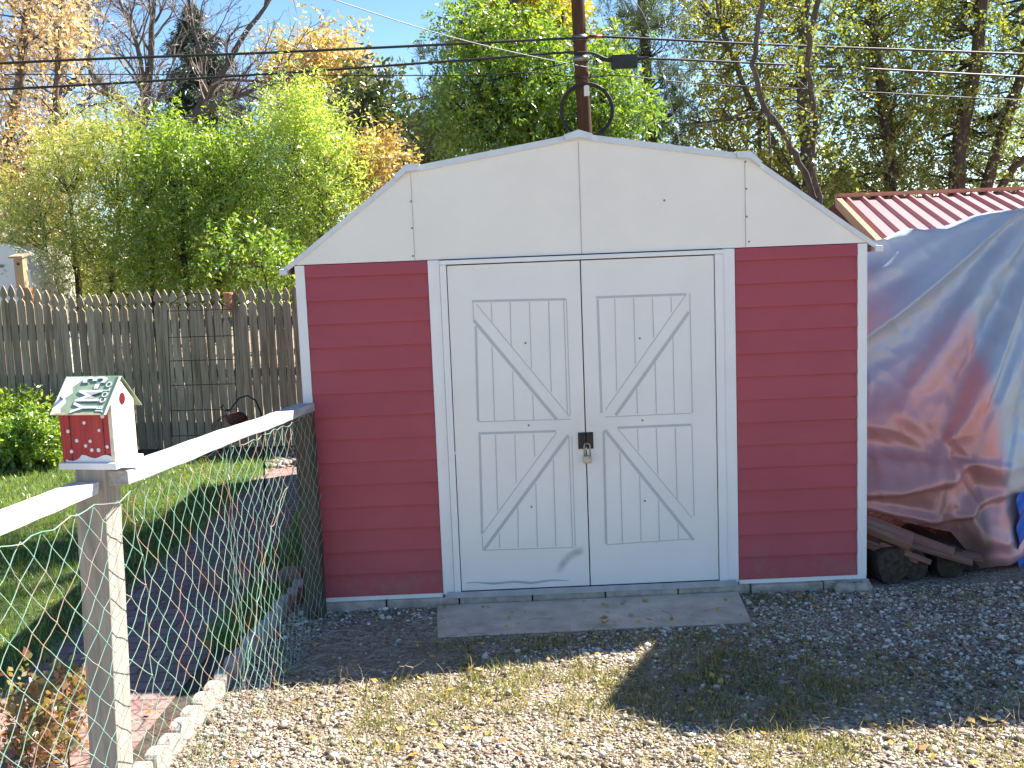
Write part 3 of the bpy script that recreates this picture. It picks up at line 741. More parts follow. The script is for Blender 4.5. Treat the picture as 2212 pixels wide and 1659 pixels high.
m.tube([c0+np.array((-.01, 0, .04)), at(487, 886, HY)], .002, 5)
m.build('wire_hanger', M_black, orn)

# ---------------------------------------------------------------- camper, nest box, orange post behind the fence
CY = 6.75
cx1 = at(66, 580, CY)[0]; ctop = at(60, 524, CY)[2]
cpr = thing('camper', (cx1-1.5, CY+1, GZ), 'white camper trailer with rounded end parked behind the picket fence', 'camper')
rr_ = .42
prof_c = [(cx1-3.6, .42), (cx1-.05, .42), (cx1, .55)]+[(cx1-rr_+rr_*math.cos(a), ctop-rr_+rr_*math.sin(a)) for a in np.linspace(0, math.pi/2, 8)]+[(cx1-3.3, ctop), (cx1-3.6, ctop-.4)]
MB().prism(prof_c, CY, CY+1.35).build('camper_body', M_camper, cpr)
MB().box((cx1-3.58, CY-.012, ctop-.27), (cx1-.30, CY-.001, ctop-.235)).build('stripe', simple('camper_stripe', (.2, .22, .25), .5), cpr)
MB().box((cx1-2.1, CY-.02, 1.1), (cx1-1.2, CY-.001, ctop-.42)).build('window', simple('camper_window', (.05, .06, .07), .12), cpr)
for dx in (-2.4, -1.6): MB().tube([(cx1+dx, CY-.02, .25), (cx1+dx, CY+.2, .25)], .30, 18).build('wheel', M_black, cpr)
NY = 5.95
n0 = at(40, 640, NY)
nb = thing('nest_box', (n0[0], NY, n0[2]+.1), 'plain wooden nest box with round hole above the left end of the fence', 'birdhouse')
za, zb = at(40, 622, NY)[2], at(40, 558, NY)[2]; xa = at(38, 600, NY)[0]; xb_ = at(57, 600, NY)[0]
MB().box((xa, NY-.06, za), (xb_, NY+.06, zb)).build('box', M_cedar, nb, bevel=.003)
MB().add([(xa-.03, NY-.11, zb+.002), (xb_+.02, NY-.11, zb+.002), (xb_+.02, NY+.08, zb+.03), (xa-.03, NY+.08, zb+.03), (xa-.03, NY-.11, zb+.022), (xb_+.02, NY-.11, zb+.022), (xb_+.02, NY+.08, zb+.05), (xa-.03, NY+.08, zb+.05)], [(0, 3, 2, 1), (4, 5, 6, 7), (0, 1, 5, 4), (1, 2, 6, 5), (2, 3, 7, 6), (3, 0, 4, 7)]).build('roof', M_cedar, nb)
MB().tube([((xa+xb_)/2, NY-.061, zb-.06), ((xa+xb_)/2, NY-.064, zb-.06)], .016, 12).build('entrance_hole', M_black, nb)
op = MB().box((xa+.02, NY-.05, GZ), (xb_+.05, NY+.05, za-.004)).build('wooden_post', M_orange, bevel=.004)
tag(op, 'orange brown wooden post under the nest box behind the pickets', 'post')

# ---------------------------------------------------------------- utility pole and wires
UY = 9.3
ub, ut = at(1280, 600, UY), at(1247, -120, UY)
pole = thing('utility_pole', (at(1268, 420, UY)[0], UY, GZ), 'dark brown wooden utility pole rising behind the shed ridge', 'utility pole')
xt = at(1248, 0, UY)[0]; xb2 = at(1264, 290, UY)[0]; zt_, zb_ = at(1248, 0, UY)[2], at(1264, 290, UY)[2]
sl_ = (xt-xb2)/(zt_-zb_)
def px_(z): return xb2+sl_*(z-zb_)
MB().tube([(px_(z), UY, z) for z in np.linspace(-.1, 9.2, 14)], [.112-.003*i for i in range(14)], 18).build('pole_shaft', M_pole, pole, smooth=True, origin=(px_(0), UY, 0))
for v in (83, 128): 
    z = at(1250, v, UY)[2]; MB().tube([(px_(z), UY, z-.035), (px_(z), UY, z+.035)], .108, 18).build('pole_band', M_steel, pole, smooth=True)
z = at(1258, 196, UY)[2]; MB().box((px_(z)+.005, UY-.15, z-.09), (px_(z)+.075, UY-.09, z+.09)).build('meter_tag', M_camper, pole, bevel=.008)
c0 = at(1268, 238, UY-.16); R_ = .5*(at(1326, 238, UY-.16)[0]-at(1212, 238, UY-.16)[0])
m = MB()
for k in range(3):
    rk = R_-.012*k
    m.tube([(c0[0]+rk*math.cos(a), UY-.16+.012*k+.015*math.sin(2*a), c0[2]+rk*math.sin(a)) for a in np.linspace(0, 2*math.pi, 49)], .014, 7, False)
o = m.build('cable_coil', M_wire, smooth=True); tag(o, 'round coil of black slack cable hung on the utility pole', 'cable coil')
def wire(px, Ys, rad, mat, label, steps=24):
    """a cable through photographed points, each at its own distance"""
    P = [Vector(at(u, v, Y)) for (u, v), Y in zip(px, Ys)]
    pts = []
    for i in range(len(P)-1):
        p0 = P[max(i-1, 0)]; p1 = P[i]; p2 = P[i+1]; p3 = P[min(i+2, len(P)-1)]
        for k in range(steps):
            t = k/steps
            pts.append(.5*((2*p1)+(-p0+p2)*t+(2*p0-5*p1+4*p2-p3)*t*t+(-p0+3*p1-3*p2+p3)*t*t*t))
    pts.append(P[-1])
    o = MB().tube(pts, rad, 6).build('power_line', mat, smooth=True); tag(o, label, 'cable', 'cables on the utility pole'); return o
Yp = UY-.13
wire([(-700, 185), (0, 137), (620, 112), (1248, 82), (1300, 79), (1700, 98), (2212, 117), (3000, 150)], [7.6, 8.3, 8.8, Yp, Yp, 9.9, 10.6, 11.5], .017, M_wire, 'topmost thick black cable crossing the picture at the upper pole band')
wire([(-700, 220), (0, 193), (590, 159), (1000, 130), (1248, 113), (1320, 128), (1420, 127), (1800, 145), (2212, 166), (3000, 205)], [7.6, 8.3, 8.8, 9.1, Yp, Yp, 9.5, 10, 10.6, 11.5], .016, M_wire, 'thick black cable at the lower pole band carrying the splice box')
wire([(-700, 170), (0, 161), (590, 162), (1000, 163), (1150, 157), (1255, 167), (1350, 164), (1520, 181), (1900, 200), (2212, 216), (3000, 250)], [8.0, 8.6, 9, 9.2, 9.25, Yp, Yp, 9.7, 10.2, 10.7, 11.5], .007, M_wire, 'thin dark wire below the two thick cables')
wire([(500, -80), (723, 0), (940, 70), (1101, 111), (1262, 144), (1300, 150)], [5.5, 6.4, 7.4, 8.2, Yp, UY+.1], .0065, M_wireg, 'pale grey service wire slanting down to the pole from the top')
wire([(300, 330), (600, 275), (900, 213), (1092, 165), (1255, 130)], [13, 12, 11, 10.2, UY], .007, M_wire, 'thin wire dropping behind the lime shrub from the pole')
wire([(1248, -60), (1368, 0), (1420, 120), (1470, 320), (1500, 520)], [UY, 9.6, 9.9, 10.2, 10.4], .007, M_wireg, 'thin guy wire slanting down right of the pole')
bx = at(1347, 130, Yp-.02)
bo = thing('splice_box', tuple(bx), 'black cable splice box hanging from the cable right of the pole', 'splice box')
x0, x1 = at(1320, 130, Yp)[0], at(1376, 130, Yp)[0]; z0, z1 = at(1347, 148, Yp)[2], at(1347, 119, Yp)[2]
MB().box((x0, Yp-.07, z0), (x1, Yp+.05, z1)).build('box', M_black, bo, bevel=.012)
for s, xx in ((-1, x0), (1, x1)): MB().tube([(xx, Yp-.01, (z0+z1)/2+.03), (xx+s*.10, Yp-.01, (z0+z1)/2+.035), (xx+s*.16, Yp-.01, (z0+z1)/2+.05)], [.035, .022, .012], 8).build('cable_boot', M_black, bo)
a = at(1272, 79, Yp-.01); b = at(1300, 79, Yp-.01)
MB().tube([a, b], .024, 8).build('cable_sleeve', M_copper, pole, smooth=True)

# ---------------------------------------------------------------- red metal roofed building
RYa, RYb = 8.6, 5.9
rz0 = at(1812, 431, RYa); rz1 = at(1892, 514, RYb); 
xL = rz0[0]; xR = xL+7.5; zr = rz0[2]; ze = rz1[2]
bl = thing('roofed_building', (xL+3.5, 7.2, GZ), 'low building with a ribbed red metal roof behind the silver tarp', 'building')
slope = (zr-ze)/(RYa-RYb); YF = RYb-.5; zf = ze-.5*slope
skew = (rz1[0]-xL)/(RYa-RYb)
def rp(x, y, dz=0): return (x+skew*(RYa-y), y, zr-slope*(RYa-y)+dz)
m = MB(); m.add([rp(xL, RYa), rp(xR, RYa), rp(xR, YF), rp(xL, YF), rp(xL, RYa, -.03), rp(xR, RYa, -.03), rp(xR, YF, -.03), rp(xL, YF, -.03)], [(3, 2, 1, 0), (4, 5, 6, 7), (0, 1, 5, 4), (1, 2, 6, 5), (2, 3, 7, 6), (3, 0, 4, 7)])
k = 0; x = xL+.10
while x < xR-.1:
    m.add([rp(x-.035, RYa-.06, .001), rp(x+.035, RYa-.06, .001), rp(x+.035, YF, .001), rp(x-.035, YF, .001), rp(x-.014, RYa-.06, .045), rp(x+.014, RYa-.06, .045), rp(x+.014, YF, .045), rp(x-.014, YF, .045)], [(7, 6, 5, 4), (0, 1, 5, 4), (1, 2, 6, 5), (2, 3, 7, 6), (3, 0, 4, 7)])
    x += .205
m.add([rp(xL, RYa), rp(xR, RYa), (xR, RYa+2.6, zr-.62), (xL, RYa+2.6, zr-.62)], [(0, 1, 2, 3)])
rr2 = m.build('roof', M_redroof, bl)
MB().box((xL-.03, RYa-.10, zr+.03), (xR, RYa+.10, zr+.075)).build('ridge_trim', M_ridge, rr2)
m = MB(); A = [Vector(rp(xL-.05, RYa, .0)), Vector(rp(xL+.02, RYa, 0)), Vector(rp(xL+.02, YF, 0)), Vector(rp(xL-.05, YF, 0))]
m.add([p+Vector((0, 0, .035)) for p in A]+[p-Vector((0, 0, .09)) for p in A], [(3, 2, 1, 0), (4, 5, 6, 7), (0, 1, 5, 4), (1, 2, 6, 5), (2, 3, 7, 6), (3, 0, 4, 7)]); m.build('rake_trim', M_ridge, rr2)
m = MB(); xl_ = xL+.35
m.add([(xl_, YF+.4, GZ), (xl_, RYa+2.3, GZ), (xl_, RYa+2.3, zr-.60), (xl_, RYa, zr-.06), (xl_, YF+.4, zf+.02)], [(0, 1, 2, 3, 4)]); m.box((xl_, YF+.36, GZ), (xR-.3, YF+.4, zf-.02)); m.box((xl_, RYa+2.3, GZ), (xR-.3, RYa+2.34, zr-.66))
m.build('wall', M_brownwall, bl)

# ---------------------------------------------------------------- tarp covered pile
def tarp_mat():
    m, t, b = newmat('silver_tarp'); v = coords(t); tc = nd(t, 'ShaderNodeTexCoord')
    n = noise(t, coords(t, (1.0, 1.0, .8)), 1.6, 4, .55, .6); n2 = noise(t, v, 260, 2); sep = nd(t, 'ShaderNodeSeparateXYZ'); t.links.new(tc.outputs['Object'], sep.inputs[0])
    # pink reflected light painted into the lower sheet, by height and noise
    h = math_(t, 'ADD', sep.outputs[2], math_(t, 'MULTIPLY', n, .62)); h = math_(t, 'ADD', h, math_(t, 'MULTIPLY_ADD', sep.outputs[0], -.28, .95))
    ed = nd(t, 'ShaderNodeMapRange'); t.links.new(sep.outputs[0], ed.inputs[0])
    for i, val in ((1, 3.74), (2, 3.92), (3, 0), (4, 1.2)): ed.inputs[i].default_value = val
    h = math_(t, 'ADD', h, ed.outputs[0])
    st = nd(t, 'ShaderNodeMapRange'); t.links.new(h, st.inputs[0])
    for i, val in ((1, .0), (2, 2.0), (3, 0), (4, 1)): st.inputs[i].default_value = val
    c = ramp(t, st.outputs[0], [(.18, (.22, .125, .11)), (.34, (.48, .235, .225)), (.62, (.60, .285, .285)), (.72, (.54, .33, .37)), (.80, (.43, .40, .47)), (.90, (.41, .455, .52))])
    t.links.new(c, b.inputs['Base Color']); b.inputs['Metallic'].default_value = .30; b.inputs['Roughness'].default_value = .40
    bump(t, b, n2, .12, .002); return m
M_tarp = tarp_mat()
M_tarpgrey = simple('tarp_grey', (.50, .54, .56), .35, .3, var=.08)
def ridged(x, y, s=0.0):
    return 1-abs(mnoise.noise(Vector((x, y, s))))*2
tz_px = [(1868, 515), (1930, 503), (1980, 497), (2057, 492), (2127, 473), (2212, 456)]
def tarp_top(x):
    xs = [3.02, 3.2, 3.36, 3.6, 3.8, 4.05, 4.6, 5.2]; zs = [1.795, 1.835, 1.85, 1.865, 1.925, 1.975, 2.05, 2.1]
    return float(np.interp(x, xs, zs))
def fold(u0, v0, u1, v1, am, w1, w2):
    a, b = at(u0, v0, .25), at(u1, v1, .25); return (a[0], a[2], b[0], b[2], am, w1, w2)
FOLDS = [fold(2230, 520, 1985, 820, .075, .05, .14), fold(2235, 640, 2050, 930, .065, .045, .12), fold(2110, 540, 1860, 720, .05, .05, .12), fold(2210, 760, 2110, 960, .05, .04, .09), fold(2060, 520, 1900, 600, .03, .03, .08),
         fold(1850, 985, 2150, 1008, .05, .10, .022), fold(1850, 1062, 2060, 1012, .055, .022, .07), fold(1850, 1092, 1990, 1118, .045, .02, .06), fold(1985, 1118, 2170, 1062, .05, .02, .06), fold(2030, 1000, 2010, 1095, .04, .02, .05), fold(2010, 960, 1925, 860, .02, .03, .06), fold(2140, 800, 2010, 990, .035, .03, .06)]
def tarp():
    NS, NT = 190, 170; V = np.zeros((NT, NS, 3))
    for i in range(NS):
        s = i/(NS-1)
        for j in range(NT):
            t = j/(NT-1)
            # t: 0 hem, .8 crest, 1 back over the pile
            tt = min(t/.82, 1.0)
            # ground plan of this height
            cornx = 3.76+.55*tt**1.2
            if s < .72: x = 3.0+(cornx-3.0)*(s/.72); yb = .16+.02*math.sin(x*5)
            else:
                k = (s-.72)/.28; x = cornx+.22*math.sin(k*1.4)+.55*k; yb = .16+.95*k*k+.15*k
            hem = float(np.interp(min(x, 3.9), [3.0, 3.2, 3.4, 3.55, 3.64, 3.72], [.40, .33, .27, .23, .12, .01]))+GZ
            top = tarp_top(x if s < .72 else min(x, 4.3))
            z = hem+(top-hem)*tt
            lean = .42*tt**1.45
            y = yb+lean
            if t > .82:
                k = (t-.82)/.18
                y += 1.3*k; z -= .16*k
            # folds fanning down from the upper right corner
            px, pz = 4.5-x, 2.3-z
            th = math.atan2(pz, px+.05); rr = math.hypot(px, pz)
            f1 = ridged(th*4.6, rr*.35, 1.3)**2; f2 = ridged(th*11+1.7*mnoise.noise(Vector((rr*1.5, th, 5))), rr*.8, 4.1)
            up = min(1, max(0, (tt-.22)/.25)); e = 1-max(0, (t-.82)/.18)
            d = (.06*f1+.008*f2)*up*e
            # swagged bulges in the lower third
            lo = 1-up
            sw = math.sin((tt*21)+.9*math.sin(x*3.4)+1.6*mnoise.noise(Vector((x*2.1, tt*3, 2))))
            d += lo*(.045*sw+.03*ridged(x*2.2, tt*9, 8.8))*min(1, tt*9+.3)
            d += (.0035*mnoise.noise(Vector((x*16, z*16, 3)))+.007*ridged(x*5+z*3.0, z*3-x*2, 9.0)**3)*e
            for (ax_, az_, bx_, bz_, am, w1, w2) in FOLDS:
                ex, ez = bx_-ax_, bz_-az_; ll = ex*ex+ez*ez; k_ = ((x-ax_)*ex+(z-az_)*ez)/ll
                kc = min(1, max(0, k_)); q_ = ((x-ax_)*ez-(z-az_)*ex)/math.sqrt(ll)+.018*mnoise.noise(Vector((x*5, z*5, am*90)))
                over = (k_-kc)*math.sqrt(ll)
                d += am*math.exp(-(q_/(w1 if q_ > 0 else w2))**2-(over/.16)**2)*(.45+.55*math.sin(math.pi*min(1, max(0, .12+.8*k_))))*e
            pl = max(0, 1-abs(z-.62)/.20)*min(1, max(0, (3.55-x)/.2)); d += .0045*math.sin(x*64+3*mnoise.noise(Vector((x*4, z*3, 7))))*pl
            if s > .62:
                kk = min(1, (s-.62)/.12); d += kk*.03*math.sin(tt*46+3*mnoise.noise(Vector((x*6, tt*8, 1))))*max(0, .55-tt)
            y -= d
            z += .25*lo*.06*math.cos(tt*21)
            if e < 1: z += .05*mnoise.noise(Vector((x*3, y*3, 6)))+.02*mnoise.noise(Vector((x*9, y*9, 6)))
            V[j, i] = (x, y, z)
    q = np.array([[j*NS+i, j*NS+i+1, (j+1)*NS+i+1, (j+1)*NS+i] for j in range(NT-1) for i in range(NS-1)])
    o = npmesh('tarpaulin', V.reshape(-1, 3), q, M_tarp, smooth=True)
    tag(o, 'wrinkled silver tarpaulin draped over a pile beside the shed', 'tarp'); return o
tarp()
m = MB()  # blue sheet hanging at the corner of the pile
NB = 22; vs = []; fs = []
for j in range(NB):
    for i in range(8):
        p = np.array(at(2190+i*9, 1065+j*7.4, .25)); vs.append((p[0], .20+.14*i/7+.02*math.sin(j*.8+i), p[2]))
for j in range(NB-1):
    for i in range(7): fs.append((j*8+i, (j+1)*8+i, (j+1)*8+i+1, j*8+i+1))
o = m.add(vs, fs).build('blue_sheet', M_bluetarp, smooth=True); tag(o, 'bright blue plastic sheet showing beside the silver tarp corner', 'tarp')

# firewood under the hem
def log(c, r, ln, rot, label, seed):
    m = MB(); rr = random.Random(seed); n = 14; vs = []; fs = []
    rad = [r*(1+rr.uniform(-.10, .10)) for _ in range(n)]
    for i in range(7):
        for k in range(n):
            a = 2*math.pi*k/n; q = rad[k]*(1+rr.uniform(-.02, .02))*(1 if 0 < i < 6 else .97)
            vs.append((-ln/2+ln*i/6, q*math.cos(a), q*math.sin(a)))
    for i in range(6):
        for k in range(n): fs.append((i*n+k, i*n+(k+1) % n, (i+1)*n+(k+1) % n, (i+1)*n+k))
    fs += [tuple(n-1-k for k in range(n)), tuple(6*n+k for k in range(n))]
    o = m.add(vs, fs).build('log', M_log); o.location = c; o.rotation_euler = rot
    tag(o, label, 'log', 'firewood under the tarp'); return o
log((3.14, .28, .045), .105, .55, (0, 0, math.radians(98)), 'thick dark log lying right against the shed corner', 1)
log((3.33, .32, .03), .085, .55, (0, 0, math.radians(84)), 'dark log second from the shed corner under the boards', 2)
log((3.50, .32, .035), .095, .5, (0, 0, math.radians(96)), 'dark round log in the middle of the firewood', 3)
log((3.70, .38, .03), .09, .45, (0, 0, math.radians(80)), 'dark log at the right end of the firewood', 4)
def board(a, b, wd, th, label, roll=0.0):
    a, b = Vector(a), Vector(b); d = (b-a); m = MB().box((-d.length/2, -wd/2, -th/2), (d.length/2, wd/2, th/2))
    o = m.build('board', M_board, bevel=.003); o.location = (a+b)/2
    q = d.to_track_quat('X', 'Z').to_matrix() @ Matrix.Rotation(roll, 3, 'X'); o.rotation_euler = q.to_euler()
    tag(o, label, 'board', 'scrap boards on the firewood')
P_ = lambda u, v, y: tuple(at(u, v, y))
board(P_(1845, 1122, .12), P_(1970, 1170, .02), .10, .05, 'thick reddish board slanting out beside the shed corner', .5)
board(P_(1930, 1165, .12), P_(2100, 1212, .02), .07, .022, 'thin split board running right under the tarp hem', .3)
board(P_(1900, 1175, .10), P_(2010, 1215, .0), .075, .03, 'short grey red board end between the logs', -.3)
board(P_(1850, 1165, .14), P_(1925, 1195, .05), .05, .03, 'small board stub nearest the shed under the thick board', .2)
board(P_(1840, 1148, .16), P_(1985, 1205, .04), .085, .028, 'dark split board under the thick reddish board', .35)
board(P_(1960, 1172, .14), P_(2120, 1205, .06), .09, .024, 'long flat board below the tarp hem near the silver corner', .1)
board(P_(1935, 1150, .16), P_(2060, 1195, .05), .06, .03, 'narrow reddish strip lying across the log tops', .6)
p = onz(1945, 1243); o = MB().box((p[0]-.045, p[1]-.004, p[2]+.012), (p[0]+.045, p[1]+.02, p[2]+.016), Matrix.Rotation(.5, 3, 'Y')).build('litter_scrap', M_camper); tag(o, 'small white scrap of litter in front of the logs', 'litter')
def stone(u, v, r, label):
    p = onz(u, v); m = MB(); m.ball((p[0], p[1], p[2]+r*.45), r, 12, 8, (1.25, .9, .7)); rr = random.Random(int(u))
    m.v = [(x+rr.uniform(-.1, .1)*r, y+rr.uniform(-.1, .1)*r, z+rr.uniform(-.1, .1)*r) for x, y, z in m.v]
    o = m.build('stone', M_stone, smooth=True); tag(o, label, 'stone', 'stones at the shed corner')
stone(1826, 1278, .050, 'tan stone lying against the foundation below the right siding'); stone(1862, 1277, .048, 'paler pointed stone just right of the tan one')
# added roof out of view, outline shaped so its shadow falls on the gravel
cpo = thing('shade_roof', (5.6, .7, GZ), 'added flat roof on posts out of view right of the tarp, shading the gravel', 'shade_roof')
MB().prism([(4.34, .18), (4.63, -.13), (7.4, -.23), (7.4, 2.0), (4.88, 1.34)], 3.56, 3.66, 'z').build('roof', M_camper, cpo)
for x, y in ((4.80, .15), (7.2, .0), (7.2, 1.8), (5.1, 1.2)): MB().box((x-.05, y-.05, GZ), (x+.05, y+.05, 3.56)).build('post', M_post, cpo)
pile = thing('covered_stack', (5.2, 1.2, GZ), 'stack of boards hidden under the silver tarp', 'board stack')
st = MB()
for k in range(8): st.box((3.75+.0*k, 1.15, GZ+.05+.20*k), (6.4, 2.0, GZ+.22+.20*k))
st.build('board_stack', M_brownwall, pile)

# ---------------------------------------------------------------- vegetation
def unit(a): return a/np.maximum(np.linalg.norm(a, axis=-1, keepdims=True), 1e-9)
def leaf_quads(p, ax, ln, wd, rng, flat=.0):
    """diamond leaves: p (N,3) base, ax (N,3) unit axis"""
    n = len(p); r = unit(rng.normal(size=(n, 3))); r[:, 2] *= (1-flat)
    w_ = unit(np.cross(ax, r)+1e-6); nn = np.cross(ax, w_)
    ln = ln[:, None]; wd = wd[:, None]
    a = p; b = p+ax*ln*.45+w_*wd*.5+nn*wd*.12; c = p+ax*ln; d = p+ax*ln*.45-w_*wd*.5+nn*wd*.12
    V = np.stack([a, b, c, d], 1).reshape(-1, 3); F = np.arange(4*n).reshape(n, 4)
    return V, F
def sprays(centers, out, rng, ns, Ls, nl, leaf, aspect, up=.25, droop=.25, spread=.8, jit=.02, rnd=.6):
    """twig sprays around each cluster centre; leaves sit along the twigs"""
    C = np.repeat(centers, ns, 0); O = np.repeat(out, ns, 0); n = len(C)
    d = unit(O*.8+rng.normal(size=(n, 3))*spread+np.array([0, 0, up])); L_ = Ls*rng.uniform(.55, 1.25, n)
    s0 = C+rng.normal(size=(n, 3))*Ls*.35
    t = np.tile(np.linspace(.12, 1, nl), n)+rng.uniform(-.04, .04, n*nl); D = np.repeat(d, nl, 0); LL = np.repeat(L_, nl)[:, None]
    P = np.repeat(s0, nl, 0)+D*LL*t[:, None]+np.array([0, 0, -1])*(droop*LL*t[:, None]**2)+rng.normal(size=(n*nl, 3))*jit
    side = unit(np.cross(D, rng.normal(size=(n*nl, 3))))
    ax = unit(D*.5+side*.8+rng.normal(size=(n*nl, 3))*rnd+np.array([0, 0, -.35*droop*2]))
    ln = leaf*rng.uniform(.65, 1.3, n*nl)
    return leaf_quads(P, ax, ln, ln*aspect, rng)
def blob_points(blobs, Y, dy, rng):
    C = []; O = []
    for (u, v, ru, rv, n) in blobs:
        a = rng.uniform(0, 2*math.pi, n); r = rng.uniform(0, 1, n)**.45; e = rng.uniform(-1, 1, n)
        c0 = at(u, v, Y)
        for k in range(n):
            q = math.sqrt(max(0, 1-e[k]**2*.6))
            p = at(u+ru*r[k]*math.cos(a[k])*q, v-rv*r[k]*math.sin(a[k])*q, Y+dy*e[k])
            C.append(p); O.append(p-c0)
    return np.array(C), unit(np.array(O))
def connect(mb, trunk_pts, centers, rng, r0=.022, every=1):
    T = np.array(trunk_pts)
    for c in centers[::every]:
        d = np.linalg.norm((T-c)*np.array([1, 1, .8]), axis=1)+np.maximum(0, T[:, 2]-c[2]+.15)*2.2
        s = T[int(np.argmin(d))]; mid = (s+c)/2+np.array([rng.normal()*.07, rng.normal()*.07, -.06*np.linalg.norm(c-s)+rng.normal()*.05])
        k = min(1.6, .5+np.linalg.norm(c-s)*.35)
        mb.tube([s, mid, c], [r0*k, r0*k*.65, r0*.25], 4, False)
def trunk_poly(mb, px, Y, r0, r1, z0=None):
    P = [at(u, v, y_) for (u, v), y_ in zip(px, Y if hasattr(Y, '__len__') else [Y]*len(px))]
    if z0 is not None: P = [np.array([P[0][0], P[0][1], z0])]+P
    Q = []
    for a, b in zip(P[:-1], P[1:]):
        for k in range(4): Q.append(a+(b-a)*k/4)
    Q.append(P[-1]); n = len(Q); rn = random.Random(int(px[0][0]))
    Q = [q+np.array([rn.uniform(-.02, .02), rn.uniform(-.02, .02), 0]) if 0 < i < n-1 else q for i, q in enumerate(Q)]
    mb.tube(Q, [r0+(r1-r0)*i/(n-1) for i in range(n)], 9); return Q
def veg(name, label, cat, Y, trunks, blobs, dy, mat, leaf=.07, aspect=.5, ns=6, Ls=.35, nl=9, up=.25, droop=.25, spread=.8, rnd=.6, seed=1, bark=None, every=1, group=None, crown='crown', r0=.022, jit=.02, extra=None):
    rng = np.random.default_rng(seed); C, O = blob_points(blobs, Y, dy, rng)
    if extra is not None:
        C = np.concatenate([C, extra]); O = np.concatenate([O, unit(extra-extra.mean(0))])
    wood_ = MB(); T = []
    for px, y_, ra, rb in trunks: T += trunk_poly(wood_, px, y_, ra, rb, GZ)
    base = T[0]; root = thing(name, base, label, cat, group)
    connect(wood_, T[1:], C, rng, r0, every)
    wood_.build('trunk' if cat == 'tree' else 'stems', bark or M_bark, root, smooth=True)
    V, F = sprays(C, O, rng, ns, Ls, nl, leaf, aspect, up, droop, spread, jit, rnd)
    npmesh(crown, V, F, mat, root); return root
L_tan = leafmat('tan_leaves', [(0, (0.287, 0.180, 0.112)), (.4, (0.464, 0.313, 0.195)), (.7, (0.607, 0.434, 0.300)), (1, (0.552, 0.482, 0.360))], .38)
L_orange = leafmat('orange_leaves', [(0, (0.233, 0.161, 0.062)), (.4, (0.444, 0.323, 0.124)), (.7, (0.529, 0.373, 0.201)), (1, (0.487, 0.472, 0.201))], .42)
L_lime = leafmat('lime_leaves', [(0, (0.134, 0.215, 0.044)), (.35, (0.267, 0.387, 0.076)), (.7, (0.472, 0.515, 0.129)), (1, (0.707, 0.616, 0.258))], .5)
L_green = leafmat('green_leaves', [(0, (0.072, 0.124, 0.024)), (.4, (0.174, 0.268, 0.037)), (.75, (0.320, 0.411, 0.052)), (1, (0.580, 0.555, 0.085))], .5)
L_olive = leafmat('olive_leaves', [(0, (0.109, 0.158, 0.034)), (.35, (0.237, 0.282, 0.067)), (.7, (0.420, 0.422, 0.113)), (1, (0.657, 0.545, 0.208))], .45)
L_ash = leafmat('ash_leaves', [(0, (0.050, 0.111, 0.025)), (.4, (0.122, 0.223, 0.036)), (.72, (0.245, 0.342, 0.044)), (1, (0.540, 0.491, 0.054))], .5, big=.45)
L_yellow = leafmat('yellow_leaves', [(0, (0.240, 0.240, 0.030)), (.5, (0.504, 0.432, 0.036)), (1, (0.660, 0.456, 0.036))], .5)
L_dark = leafmat('dark_leaves', [(0, (0.026, 0.046, 0.015)), (.5, (0.059, 0.086, 0.026)), (.8, (0.106, 0.119, 0.033)), (1, (0.224, 0.172, 0.066))], .35)
L_cotton = leafmat('cottonwood_leaves', [(0, (0.081, 0.111, 0.023)), (.4, (0.182, 0.206, 0.036)), (.7, (0.345, 0.318, 0.057)), (1, (0.654, 0.476, 0.097))], .45)
L_cottong = leafmat('poplar_leaves', [(0, (0.059, 0.090, 0.020)), (.4, (0.127, 0.163, 0.033)), (.75, (0.233, 0.261, 0.046)), (1, (0.448, 0.359, 0.083))], .45)
L_pine = leafmat('pine_needles', [(0, (0.053, 0.096, 0.057)), (.5, (0.115, 0.166, 0.088)), (1, (0.252, 0.263, 0.113))], .15)
L_spruce = leafmat('spruce_needles', [(0, (0.023, 0.042, 0.029)), (.5, (0.046, 0.072, 0.046)), (1, (0.111, 0.124, 0.072))], .1)
L_bush = leafmat('bush_leaves', [(0, (0.062, 0.150, 0.019)), (.5, (0.175, 0.300, 0.037)), (.8, (0.375, 0.425, 0.075)), (1, (0.525, 0.438, 0.125))], .45, big=2)
L_rose = leafmat('rose_leaves', [(0, (.10, .12, .025)), (.4, (.22, .20, .06)), (.7, (.36, .16, .09)), (1, (.42, .22, .14))], .4, big=3)

# shrubs behind the picket fence
SG = 'shrubs behind the picket fence'
veg('willow_shrub', 'pale olive feathery shrub at the left behind the fence', 'shrub', 7.6, [([(170, 600), (150, 420)], 7.6, .05, .02), ([(110, 600), (90, 480)], 7.6, .04, .02), ([(240, 600), (260, 440)], 7.6, .04, .02)],
    [(170, 420, 120, 110, 48), (110, 530, 110, 90, 44), (230, 530, 100, 90, 40), (60, 470, 70, 90, 24), (240, 330, 70, 70, 21), (175, 345, 60, 70, 18), (120, 610, 110, 40, 24), (91, 353, 13, 42, 4), (115, 345, 13, 42, 4), (136, 332, 13, 42, 4), (167, 356, 13, 42, 4), (187, 335, 13, 42, 4), (216, 300, 13, 42, 4), (233, 319, 13, 42, 4), (258, 285, 13, 42, 4), (276, 285, 13, 42, 4), (312, 360, 13, 42, 4)], .6, L_olive, leaf=0.07, aspect=0.18, ns=8, Ls=.42, nl=14, up=.55, droop=.35, spread=.55, seed=21, group=SG, r0=.012)
